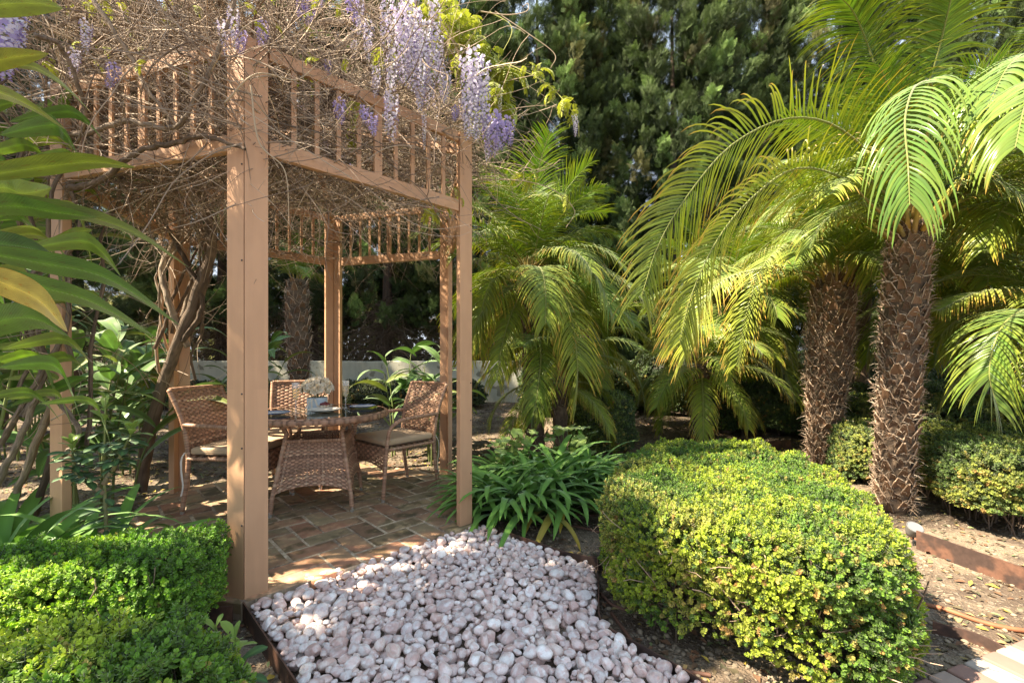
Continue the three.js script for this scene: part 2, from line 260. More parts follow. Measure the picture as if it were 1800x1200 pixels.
// ================================================================== pebble bed
{
  R = rng(11);
  const base = new GB(), ids = GRAVEL.map(([x, z]) => [x, -z]);
  const shp = new THREE.ShapeGeometry(new THREE.Shape(ids.map(([x, z]) => new THREE.Vector2(x, -z)))); shp.rotateX(-Math.PI / 2); shp.translate(0, -0.055, 0);
  const bed = struct('gravel_bed', shp, M.soil);
  const pebbleGeo = (seed, det) => {
    const g = new THREE.IcosahedronGeometry(1, det), p = g.attributes.position, r = rng(seed), ox = r() * 50, oy = r() * 50, ax = r() * 2 - 1, ay = r() * 2 - 1;
    const cuts = []; for (let k = 0; k < 6; k++) { const a = r() * 6.28, z = r() * 2 - 1, s = Math.sqrt(1 - z * z); cuts.push([s * Math.cos(a), z, s * Math.sin(a), 0.58 + r() * 0.3]); }
    for (let i = 0; i < p.count; i++) { let x = p.getX(i), y = p.getY(i), z = p.getZ(i), k = 0.82 + 0.36 * fbm(x * 0.9 + ox, y * 0.9 + oy, z * 0.9 + 9, 2); for (const c of cuts) { const dd = x * c[0] + y * c[1] + z * c[2]; if (dd * k > c[3]) k = lerp(k, c[3] / dd, 0.9); } p.setXYZ(i, x * k, y * k, z * k); }
    const nn = []; for (let i = 0; i < p.count; i++) nn.push(p.getX(i), p.getY(i), p.getZ(i));
    // welded smooth normals: average by position
    g.computeVertexNormals(); const key = new Map(), na = g.attributes.normal;
    for (let i = 0; i < p.count; i++) { const s = p.getX(i).toFixed(4) + p.getY(i).toFixed(4) + p.getZ(i).toFixed(4), e = key.get(s) ?? V3(0, 0, 0); e.x += na.getX(i); e.y += na.getY(i); e.z += na.getZ(i); key.set(s, e); }
    for (let i = 0; i < p.count; i++) { const e = key.get(p.getX(i).toFixed(4) + p.getY(i).toFixed(4) + p.getZ(i).toFixed(4)).clone().normalize(); na.setXYZ(i, e.x, e.y, e.z); }
    return paint(g, (x, y, z) => { const a = fbm(x * 1.6 + ox, y * 1.6 + oy, z * 1.6, 3), v = sstep(0.05, 0.0, Math.abs(fbm(x * 1.3 + oy, y * 2.2 + ox, z * 1.3 + 4, 3) - 0.5)), c = vnoise(x * 9 + ox, y * 9, z * 9 + oy); let k = mix3([0.84, 0.81, 0.78], [0.70, 0.565, 0.52], sstep(0.4, 0.62, a)); k = mul3(k, 0.86 + 0.28 * c); return mix3(k, [0.72, 0.70, 0.68], v * 0.6); });
  };
  const hi = [], lo = []; for (let k = 0; k < 10; k++) { hi.push(pebbleGeo(100 + k, 9)); lo.push(pebbleGeo(100 + k, 3)); }
  const x0 = -1.4, z0 = 0.95, cell = 0.006, nx = 440, nz = 360, hm = new Float32Array(nx * nz).fill(-0.075), list = [];
  const gx = (X) => Math.floor((X - x0) / cell), gz = (Z) => Math.floor((Z - z0) / cell);
  for (let k = 0; k < 5200; k++) {
    const a = 0.0135 + 0.026 * Math.pow(R(), 1.5) + (R() < 0.05 ? 0.01 : 0), b = a * rr(0.62, 0.92), c = a * rr(0.5, 0.75), ang = R() * 6.3;
    let best = null;
    for (let tr = 0; tr < 14; tr++) {
      const X = rr(x0, 1.2), Z = rr(z0, 3.05); if (!inPoly(GRAVEL, X, Z) || polyDist(GRAVEL, X, Z) < a * 0.75) continue;
      let m = -1, s = 0, q = 0; const w = Math.ceil(a * 0.62 / cell);
      for (let i = -w; i <= w; i += 1) for (let j = -w; j <= w; j += 1) { const ii = gx(X) + i, jj = gz(Z) + j; if (ii < 0 || jj < 0 || ii >= nx || jj >= nz) continue; const h = hm[jj * nx + ii]; if (h > m) m = h; s += h; q++; }
      const h = 0.45 * m + 0.55 * s / Math.max(q, 1); if (!best || h < best.h) best = { X, Z, h };
    }
    if (!best || best.h > -0.03 + 0.012 * fbm(best.X * 3 + 9, best.Z * 3 + 9, 2, 2)) continue;
    const y = best.h + c * 0.72, tx = rr(-0.35, 0.35), tz = rr(-0.35, 0.35);
    list.push({ X: best.X, Z: best.Z, y, a, b, c, ang, tx, tz, v: Math.floor(R() * 10), t: R() });
    const w = Math.ceil(a / cell), ca = Math.cos(ang), sa = Math.sin(ang);
    for (let i = -w; i <= w; i++) for (let j = -w; j <= w; j++) { const ii = gx(best.X) + i, jj = gz(best.Z) + j; if (ii < 0 || jj < 0 || ii >= nx || jj >= nz) continue; const dx = i * cell, dz = j * cell, u = (dx * ca + dz * sa) / a, v = (-dx * sa + dz * ca) / b, e = 1 - u * u - v * v; if (e > 0) { const h = y + c * Math.sqrt(e); if (h > hm[jj * nx + ii]) hm[jj * nx + ii] = h; } }
  }
  const topOf = (p) => p.y + p.c >= hm[gz(p.Z) * nx + gx(p.X)] - 0.004;
  list.forEach((p) => { const sx = 900 + p.X / p.Z * FOC, sy = 630 + (EYE - p.y) / p.Z * FOC; p.show = (sx > 400 && sx < 1260 && sy < 1200 && topOf(p) ? 1 : 0) * p.a * p.b / (p.Z * p.Z); });
  list.sort((a, b) => b.show - a.show);
  const tints = [[1, 0.97, 0.95], [1.0, 0.9, 0.87], [0.84, 0.8, 0.79], [0.98, 0.86, 0.8], [0.8, 0.7, 0.68], [1.12, 1.1, 1.08], [0.92, 0.88, 0.88], [0.88, 0.74, 0.7]];
  const mats = tints.map((t) => { const m = M.pebble.clone(); m.color.setRGB(...t); return m; }), rest = [], e = new THREE.Euler(), q = new THREE.Quaternion();
  list.forEach((p, i) => {
    e.set(p.tx, -p.ang, p.tz, 'XYZ'); q.setFromEuler(e);
    const dark = p.t > 0.997, mt = Math.floor(p.t * 7.99);
    if (i < 300) { const o = part('pebble', hi[p.v], mats[mt], bed); o.position.copy(W(p.X, p.y, p.Z)); o.quaternion.copy(q); o.scale.set(p.a, p.c, p.b); }
    else { const g = lo[p.v].clone(); g.deleteAttribute('uv'); g.applyMatrix4(new THREE.Matrix4().compose(W(p.X, p.y, p.Z), q, V3(p.a, p.c, p.b))); const ca = g.attributes.color; for (let k = 0; k < ca.count; k++) ca.setXYZ(k, ca.getX(k) * tints[mt][0], ca.getY(k) * tints[mt][1], ca.getZ(k) * tints[mt][2]); rest.push(g); }
  });
  console.log('pebbles', list.length);
  part('pebbles', mergeGeometries(rest), M.pebble, bed, true);
}

// ================================================================== steel edging and hoses
function edging(pts, top, depth, label, thick = 0.006) {
  const P = pts.length > 2 ? curve(pts.map(([x, z]) => V3(x, 0, z)), 40) : [V3(pts[0][0], 0, pts[0][1]), V3(pts[1][0], 0, pts[1][1])], g = new GB(); let prev = null, len = 0;
  P.forEach((p, k) => {
    const t = P[Math.min(k + 1, P.length - 1)].clone().sub(P[Math.max(k - 1, 0)]).normalize(), s = V3(-t.z, 0, t.x).multiplyScalar(thick / 2); if (k) len += p.distanceTo(P[k - 1]);
    const ring = [[-1, -depth], [-1, 0], [1, 0], [1, -depth]].map(([e, h]) => g.v(p.x + s.x * e, top + h + 0.006 * (vnoise(len * 4, 3, 1) - 0.5), -(p.z + s.z * e), WHITE, len * 1.5, h * 1.5 + e * 0.1));
    if (prev) for (let i = 0; i < 3; i++) g.q(prev[i], prev[i + 1], ring[i + 1], ring[i]); else g.q(ring[0], ring[1], ring[2], ring[3]); prev = ring;
  });
  g.q(prev[3], prev[2], prev[1], prev[0]);
  return single('steel_edging', g.build(true), M.rust, label, 'garden edging');
}
{
  const q = (x, y) => gxz(x, y, -0.0);
  edging([q(427, 1060), q(524, 1204), gxz(680, 1430, 0)], 0.006, 0.16, 'dark rusted steel strip holding the left side of the pebble bed');
  edging([gxz(838, 924, -0.02), gxz(880, 935, -0.02), gxz(935, 953, -0.02), gxz(990, 972, -0.02), gxz(1060, 986, -0.02)], -0.005, 0.14, 'curved steel strip between the pebbles and the soil under the strappy clump');
  edging([gxz(1050, 986, -0.02), gxz(1052, 1040, -0.02), gxz(1056, 1090, -0.02), gxz(1088, 1116, -0.02), gxz(1134, 1140, -0.02), gxz(1240, 1203, -0.02), gxz(1340, 1290, -0.02)], -0.01, 0.13, 'steel strip along the pebbles in front of the big rounded hedge');
  edging([[hexV(0)[0] - 0.03, hexV(0)[1] - 0.04], [-1.9, 2.0]], -0.01, 0.16, 'short steel strip hidden under the left foreground hedge by the near post');
  edging([gxz(1612, 935, 0.02), gxz(1800, 1000, 0.02), gxz(2000, 1070, 0.02)], 0.03, 0.16, 'sunlit rusty steel strip below the hedge at the right edge', 0.008);
  edging([gxz(1640, 1090, -0.03), gxz(1720, 1112, -0.03), gxz(1782, 1142, -0.03)], -0.035, 0.1, 'low steel strip half buried next to the pale brick path', 0.008);
  edging([gxz(1390, 782, -0.02), gxz(1300, 786, -0.02), gxz(1240, 776, -0.02)], 0.05, 0.2, 'steel strip on the dark soil behind the big hedge');
}
function hose(label, pts, r, c) {
  const P = curve(pts.map(([x, y]) => { const [X, Z] = gxz(x, y, -0.085); return W(X, soilY(X, Z) + r * 0.9, Z); }), 60), g = new GB();
  g.tube(P, r, 8, (t) => mul3(c, 0.85 + 0.3 * vnoise(t * 20, 2, 3)));
  return single('irrigation_hose', g.build(), M.hose, label, 'hose');
}
const brownHose = [0.17, 0.085, 0.055];
hose('brown drip hose curving out from under the strappy clump', [[938, 880], [950, 905], [985, 922], [1030, 932], [1075, 945], [1110, 960]], 0.008, brownHose);
hose('second drip hose behind the first, running into the big hedge', [[975, 885], [1000, 902], [1045, 907], [1090, 905]], 0.008, brownHose);
hose('brown hose on the shaded soil at the front foot of the big hedge', [[1056, 1046], [1080, 1068], [1130, 1078], [1210, 1074], [1260, 1080]], 0.008, brownHose);
hose('hose end lying beside the pebbles before the big hedge', [[1075, 1080], [1098, 1112], [1130, 1150], [1180, 1175], [1250, 1190]], 0.008, brownHose);
hose('thin brown hose from the garden spotlight to the right edge', [[1600, 945], [1650, 968], [1720, 1000], [1780, 1022], [1830, 1040]], 0.008, [0.24, 0.1, 0.055]);
hose('thick orange brown hose on the sunlit soil above the brick path', [[1610, 1062], [1660, 1075], [1720, 1095], [1770, 1108], [1830, 1116]], 0.011, [0.28, 0.11, 0.05]);

// ================================================================== pale brick path, bottom right
{
  R = rng(31);
  const g = new GB(), P = [[1560, 1222], [1640, 1190], [1800, 1128], [2000, 1050], [2300, 1300], [1700, 1500]].map(([x, y]) => gxz(x, y, -0.06));
  const shp = new THREE.ShapeGeometry(new THREE.Shape(P.map(([x, z]) => new THREE.Vector2(x, z)))); shp.rotateX(-Math.PI / 2); shp.translate(0, -0.062, 0);
  const path = struct('path', shp, M.soil);
  const a = P[1], b = P[2], L = Math.hypot(b[0] - a[0], b[1] - a[1]), d = [(b[0] - a[0]) / L, (b[1] - a[1]) / L], n = [d[1], -d[0]];
  const geos = [0, 1, 2].map((s) => { const r = new RoundedBoxGeometry(0.1, 0.05, 0.206, 2, 0.01); const k = s * 0.37; const uv = r.attributes.uv, p = r.attributes.position; for (let i = 0; i < uv.count; i++) uv.setXY(i, p.getX(i) + k, p.getZ(i) + k * 2); return r; });
  const mats = [[0.36, 0.3, 0.25], [0.34, 0.26, 0.21], [0.27, 0.165, 0.135], [0.39, 0.34, 0.3]].map((c) => std({ map: paleMap, bumpMap: brickBump, bumpScale: 0.004, roughness: 0.85, color: new THREE.Color().setRGB(...c) }));
  for (let row = 0; row < 4; row++) for (let k = -6; k < 16; k++) {
    const s = k * 0.111 + (row % 2) * 0.05, t = 0.11 + row * 0.222, X = a[0] + d[0] * s + n[0] * t, Z = a[1] + d[1] * s + n[1] * t;
    if (!inPoly(P, X, Z)) continue;
    const o = part('brick', geos[Math.floor(R() * 3)], mats[Math.floor(Math.pow(R(), 1.3) * 4)], path); o.position.copy(W(X, -0.062 + rr(-0.003, 0.003), Z)); o.rotation.y = Math.atan2(d[1], d[0]) + rr(-0.015, 0.015);
  }
}

// ================================================================== back wall
{
  const g = new GB(), Z = 9, n = 160;
  for (let k = 0; k <= n; k++) { const X = lerp(-16, 18, k / n), y = 1.1 + 0.012 * (vnoise(X * 2 + 50, 1) - 0.5), row = [[0, -0.3, 0], [0, y - 0.02, 0], [0.02, y, 0], [0.18, y, 0], [0.2, y - 0.02, 0], [0.2, -0.3, 0]].map(([dz, h]) => g.v(X, h, -(Z + dz), WHITE, X / 2.2, (h + dz) / 2.2)); if (k) for (let i = 0; i < 5; i++) g.q(row[i] - 6, row[i], row[i + 1], row[i + 1] - 6); }
  single('garden_wall', g.build(), M.plaster, 'low weathered cream plaster wall along the back of the garden', 'wall');
}

// ================================================================== pergola
const pergola = thing('metal_pergola', 'six sided tan metal pergola with barred panels over the brick patio', 'pergola', W(hexC[0], 0, hexC[1]));
const screwG = new THREE.SphereGeometry(0.0045, 8, 6);
const RAIL0 = 2.156, RAIL1 = 2.70;
{
  const dirTo = (a, b) => { const p = hexV(a), q = hexV(b), L = Math.hypot(q[0] - p[0], q[1] - p[1]); return [(q[0] - p[0]) / L, (q[1] - p[1]) / L]; };
  for (let k = 0; k < 6; k++) {
    const O = hexV(k), g = new GB(), inw = [(hexC[0] - O[0]) / hexR, (hexC[1] - O[1]) / hexR];
    for (const s of [1, 5]) {
      const d = dirTo(k, (k + s) % 6), L = 0.104, T = 0.04, gap = 0.002; let nn = [-d[1], d[0]]; if (nn[0] * inw[0] + nn[1] * inw[1] < 0) nn = [-nn[0], -nn[1]];
      const side = s === 1 ? 1 : -1;
      const P = [[O[0] + d[0] * gap, O[1] + d[1] * gap], [O[0] + d[0] * L, O[1] + d[1] * L], [O[0] + d[0] * L + nn[0] * T, O[1] + d[1] * L + nn[1] * T], [O[0] + inw[0] * T / Math.sin(Math.PI / 3) + d[0] * gap, O[1] + inw[1] * T / Math.sin(Math.PI / 3) + d[1] * gap]].map(([x, z]) => [x - hexC[0], -(z - hexC[1])]);
      const y0 = -0.06, y1 = RAIL1;
      for (let i = 0; i < 4; i++) { const a = P[i], b = P[(i + 1) % 4], w = Math.hypot(b[0] - a[0], b[1] - a[1]), id = [[a, y0, 0], [b, y0, w], [b, y1, w], [a, y1, 0]].map(([p, y, u]) => g.v(p[0], y, p[1], WHITE, u, y)); side > 0 ? g.q(id[0], id[1], id[2], id[3]) : g.q(id[3], id[2], id[1], id[0]); }
      const t = P.map((p) => g.v(p[0], y1, p[1], WHITE, p[0], p[1])); side > 0 ? g.q(t[0], t[1], t[2], t[3]) : g.q(t[3], t[2], t[1], t[0]);
      
    }
    const post = part('post', g.build(true), M.coat, pergola);
    const ds = dirTo(k, (k + 5) % 6), nx = [ds[1], -ds[0]], sg = nx[0] * inw[0] + nx[1] * inw[1] < 0 ? 1 : -1;
    for (const y of [0.35, 0.72, 0.98, 1.62, 2.08, 2.5]) { const sc = part('screw', screwG, M.dark, post); sc.position.set(O[0] - hexC[0] + ds[0] * 0.012 + nx[0] * sg * 0.001, y, -(O[1] - hexC[1] + ds[1] * 0.012 + nx[1] * sg * 0.001)); sc.rotation.set(Math.PI / 2, 0, Math.atan2(nx[0] * sg, -nx[1] * sg), 'ZXY'); }
  }
  const span = hexR - 0.224, rail = (h, t, c = WHITE) => { const r = paint(new RoundedBoxGeometry(span, h, t, 1, 0.003), c); return r; };
  const topG = rail(0.066, 0.03), botG = rail(0.08, 0.034), thin = paint(new THREE.BoxGeometry(0.024, RAIL1 - RAIL0 - 0.146, 0.012), WHITE), wide = paint(new THREE.BoxGeometry(0.048, RAIL1 - RAIL0 - 0.146, 0.016), WHITE);
  for (let k = 0; k < 6; k++) {
    const a = hexV(k), b = hexV((k + 1) % 6), d = dirTo(k, (k + 1) % 6), panel = new THREE.Group(); panel.name = 'panel'; pergola.add(panel);
    let nn = [-d[1], d[0]]; if (nn[0] * (hexC[0] - a[0]) + nn[1] * (hexC[1] - a[1]) < 0) nn = [-nn[0], -nn[1]];
    panel.position.set((a[0] + b[0]) / 2 - hexC[0] + nn[0] * 0.02, 0, -((a[1] + b[1]) / 2 - hexC[1] + nn[1] * 0.02)); panel.rotation.y = Math.atan2(d[1], d[0]);
    part('top_rail', topG, M.coat, panel).position.y = RAIL1 - 0.033; part('bottom_rail', botG, M.coat, panel).position.y = RAIL0 + 0.04;
    for (let i = 1; i <= 9; i++) { const o = part('baluster', i === 5 ? wide : thin, M.coat, panel); o.position.set(-span / 2 + span * i / 10, (RAIL0 + 0.08 + RAIL1 - 0.066) / 2, 0); }
    const P = hexV(k), g = new GB(), p0 = V3(P[0] - hexC[0], 2.62, -(P[1] - hexC[1])).multiplyScalar(1); p0.x *= 0.93; p0.z *= 0.93; const p1 = V3(p0.x * 0.06, 2.98, p0.z * 0.06), u = p1.clone().sub(p0), s = V3(-u.z, 0, u.x).setLength(0.016), w = u.clone().cross(s).setLength(0.03);
    g.box(p0.clone().add(p1).multiplyScalar(0.5), u.multiplyScalar(0.5), s, w, WHITE); part('roof_rib', g.build(true), M.coat, pergola);
  }
  part('roof_hub', paint(new THREE.CylinderGeometry(0.1, 0.1, 0.08, 12), WHITE), M.coat, pergola).position.y = 2.98;
}

// ================================================================== furniture
R = rng(77);
const cane = () => { const k = rr(0.8, 1.2), t = R(); return mul3(t < 0.7 ? [0.43, 0.245, 0.15] : t < 0.88 ? [0.3, 0.165, 0.1] : [0.55, 0.36, 0.23], k); };
const wrapped = (g, pts, r, n, sides = 8) => { const P = curve(pts, n); const c = P.map(() => cane()); g.tube(P, (t, k) => r * (k % 2 ? 1.06 : 0.9), sides, (t, k) => mul3(c[k], k % 2 ? 1 : 0.72)); };
// woven sheet: at(u, v) gives the point, nrm(u, v) the outside; rows run along u
function woven(g, at, nrm, cols, rows) {
  for (let j = 0; j < cols; j++) { // stakes
    const u = (j + 0.5) / cols, c = mul3(cane(), 0.7); let prev = null;
    for (let k = 0; k <= 6; k++) { const v = k / 6, a = at(u - 0.22 / cols, v), b = at(u + 0.22 / cols, v), ia = g.vv(a, c), ib = g.vv(b, c); if (prev) g.q(prev[0], prev[1], ib, ia); prev = [ia, ib]; }
  }
  for (let i = 0; i < rows; i++) {
    const c = cane(), v0 = (i + 0.06) / rows, v1 = (i + 0.94) / rows;
    for (let j = 0; j < cols; j++) {
      const over = (i + j) % 2 === 0, c2 = mul3(c, rr(0.85, 1.15)); let prev = null;
      for (let k = 0; k <= 4; k++) {
        const u = clamp((j + k / 4) / cols, 0, 1), n = nrm(u, (v0 + v1) / 2), h = (over ? 1 : -1) * 0.0042 * Math.sin(k / 4 * Math.PI), vm = (v0 + v1) / 2, col = mul3(c2, over ? 0.85 + 0.3 * Math.sin(k / 4 * Math.PI) : 0.6);
        const a = g.vv(at(u, v0).addScaledVector(n, h - 0.001), col), m = g.vv(at(u, vm).addScaledVector(n, h + 0.002), col), b = g.vv(at(u, v1).addScaledVector(n, h - 0.001), col);
        if (prev) { g.q(prev[0], a, m, prev[1]); g.q(prev[1], m, b, prev[2]); } prev = [a, m, b];
      }
    }
  }
}
function makeChair(label) {
  const t = thing('wicker_armchair', label, 'chair', V3(0, 0, 0), 0, 'wicker armchairs round the table');
  const backX = (y) => -0.25 - 0.13 * sstep(0.42, 0.95, y) * ((y - 0.42) / 0.5), flat = (u, y) => V3((u - 0.5) * (0.47 + 0.05 * sstep(0.45, 0.92, y)), y, backX(y) - 0.025 * Math.sin(u * Math.PI));
  let g = new GB();
  woven(g, (u, v) => flat(u, 0.4 + 0.52 * v), () => V3(0, 0.2, 1).normalize(), 14, 33); part('backrest', g.build(), M.wicker, t);
  g = new GB(); const top = []; for (let k = 0; k <= 40; k++) top.push(flat(k / 40, 0.92)); wrapped(g, top, 0.014, 90); part('back_rail', g.build(), M.wicker, t);
  for (const s of [-1, 1]) {
    g = new GB(); wrapped(g, [V3(s * 0.235, 0.02, -0.3), V3(s * 0.235, 0.22, -0.27), V3(s * 0.238, 0.42, backX(0.42)), V3(s * 0.25, 0.68, backX(0.68)), V3(s * 0.262, 0.92, backX(0.92))], 0.017, 110); part('back_post', g.build(), M.wicker, t);
    g = new GB(); wrapped(g, [V3(s * 0.25, 0.02, 0.27), V3(s * 0.255, 0.25, 0.255), V3(s * 0.262, 0.46, 0.24), V3(s * 0.27, 0.58, 0.215), V3(s * 0.272, 0.635, 0.13), V3(s * 0.27, 0.65, 0), V3(s * 0.26, 0.655, -0.16), V3(s * 0.25, 0.66, backX(0.66))], 0.0165, 130); part('front_leg_and_arm', g.build(), M.wicker, t);
    for (const z of [-0.3, 0.27]) { const c = new THREE.CylinderGeometry(0.0145, 0.0135, 0.035, 12); part('foot_cap', c, M.steel, t).position.set(s * (z < 0 ? 0.235 : 0.25), 0.0175, z); }
    g = new GB(); wrapped(g, [V3(s * 0.245, 0.41, -0.25), V3(s * 0.255, 0.41, 0.24)], 0.014, 50); part('side_rail', g.build(), M.wicker, t);
  }
  g = new GB(); woven(g, (u, v) => V3((u - 0.5) * 0.5, 0.28 + 0.15 * v + 0.05 * (1 - v) * Math.pow(Math.abs(u - 0.5) * 2, 2) * -1, 0.255), () => V3(0, 0, 1), 13, 7); part('seat_apron', g.build(), M.wicker, t);
  g = new GB(); woven(g, (u, v) => V3((u - 0.5) * 0.5, 0.425, 0.25 - 0.5 * v), () => V3(0, 1, 0), 13, 18); part('seat', g.build(), M.wicker, t);
  const cg = new RoundedBoxGeometry(0.49, 0.07, 0.49, 5, 0.028), p = cg.attributes.position;
  for (let i = 0; i < p.count; i++) { const x = p.getX(i), y = p.getY(i), z = p.getZ(i), e = (1 - Math.pow(x / 0.25, 4)) * (1 - Math.pow(z / 0.25, 4)); p.setY(i, y * (0.75 + 0.35 * e) + 0.008 * (fbm(x * 9 + 5, z * 9 + 5, 1, 3) - 0.5)); }
  cg.computeVertexNormals(); const cu = part('cushion', cg, M.fabric, t); cu.position.set(0, 0.465, 0.005);
  const ring = []; for (let k = 0; k <= 64; k++) { const a = k / 64 * 6.2832, ca = Math.cos(a), sa = Math.sin(a), f = 0.245 / Math.pow(Math.pow(Math.abs(ca), 8) + Math.pow(Math.abs(sa), 8), 1 / 8); ring.push(V3(ca * f, 0, sa * f)); }
  g = new GB(); g.tube(ring, 0.004, 6, WHITE); const pi = part('piping', g.build(), M.piping, cu); pi.position.y = -0.02;
  for (const s of [-1, 1]) for (let k = 0; k < 2; k++) { g = new GB(); const x = s * 0.243, a = [V3(x, 0.45, -0.235), V3(x * 1.04, 0.46, -0.26), V3(x * (1.06 + 0.03 * k), 0.41 - 0.02 * k, -0.285), V3(x * (1.07 + 0.04 * k), 0.3 - 0.08 * k, -0.285 + 0.02 * k), V3(x * (1.05 + 0.06 * k), 0.24 - 0.1 * k, -0.28)], P = curve(a, 12); g.blade(P, () => 0.005, P.map(() => V3(0.5, 0, 1).normalize()), P.map(() => V3(1, 0, 0)), 0, () => WHITE, 1); part('cushion_tie', g.build(), M.ribbon, t); }
  return t;
}
const chairA = makeChair('wicker armchair left of the table, half hidden by the near post');
chairA.position.copy(W(-2.13, 0, 3.45)); chairA.rotation.y = Math.PI / 2 - 0.06;
copyOf(chairA, 'wicker_armchair', 'wicker armchair right of the table with sun spots on its back', W(-1.04, 0, 3.86), Math.atan2(-0.66, 0.75));
copyOf(chairA, 'wicker_armchair', 'wicker armchair behind the table, its back facing the wall', W(-2.0, 0, 4.02), 0.3);

{ // table
  const t = thing('wicker_table', 'round wicker dining table with a glass top on the patio', 'table', W(-1.54, 0, 3.5), 0.22);
  let g = new GB(); const ringR = 0.505;
  const rimPt = (a, b) => V3(Math.cos(a) * (ringR + 0.02 * Math.cos(b)), 0.703 + 0.03 * Math.sin(b), Math.sin(a) * (ringR + 0.02 * Math.cos(b)));
  woven(g, (u, v) => rimPt(u * 6.2832, lerp(-1.9, 2.0, v)), (u) => V3(Math.cos(u * 6.2832), 0, Math.sin(u * 6.2832)), 64, 3); part('rim', g.build(), M.wicker, t);
  g = new GB(); woven(g, (u, v) => { const a = u * 6.2832, r = 0.04 + 0.455 * v; return V3(Math.cos(a) * r, 0.712, Math.sin(a) * r); }, () => UP, 60, 18); part('woven_top', g.build(), M.wicker, t);
  const gl = part('glass_top', new THREE.CylinderGeometry(0.498, 0.498, 0.006, 72), M.tableGlass, t); gl.position.y = 0.727;
  const hw = (y) => lerp(0.272, 0.205, (y - 0.15) / 0.38);
  for (let k = 0; k < 4; k++) {
    const rot = (q) => q.applyAxisAngle(UP, k * Math.PI / 2);
    g = new GB(); woven(g, (u, v) => { const arch = 0.055 * (1 - Math.pow(Math.abs(u - 0.5) * 2, 2.4)), y = lerp(0.15 + arch, 0.53, v), w = hw(y); return rot(V3((u - 0.5) * 2 * w, y, w)); }, () => rot(V3(0, 0, 1)), 18, 26); part('base_panel', g.build(), M.wicker, t);
    g = new GB(); wrapped(g, [rot(V3(0.282, 0.02, 0.282)), rot(V3(0.275, 0.08, 0.275)), rot(V3(0.268, 0.15, 0.268)), rot(V3(0.205, 0.53, 0.205)), rot(V3(0.2, 0.6, 0.2)), rot(V3(0.25, 0.69, 0.25))], 0.0165, 110); part('leg', g.build(), M.wicker, t);
    const f = rot(V3(0.282, 0.0175, 0.282)); part('foot_cap', new THREE.CylinderGeometry(0.015, 0.014, 0.036, 12), M.steel, t).position.copy(f);
    g = new GB(); const w = hw(0.53); wrapped(g, [rot(V3(-w, 0.53, w)), rot(V3(w, 0.53, w))], 0.013, 44); part('base_rail', g.build(), M.wicker, t);
  }
}
const TOP = 0.7305;
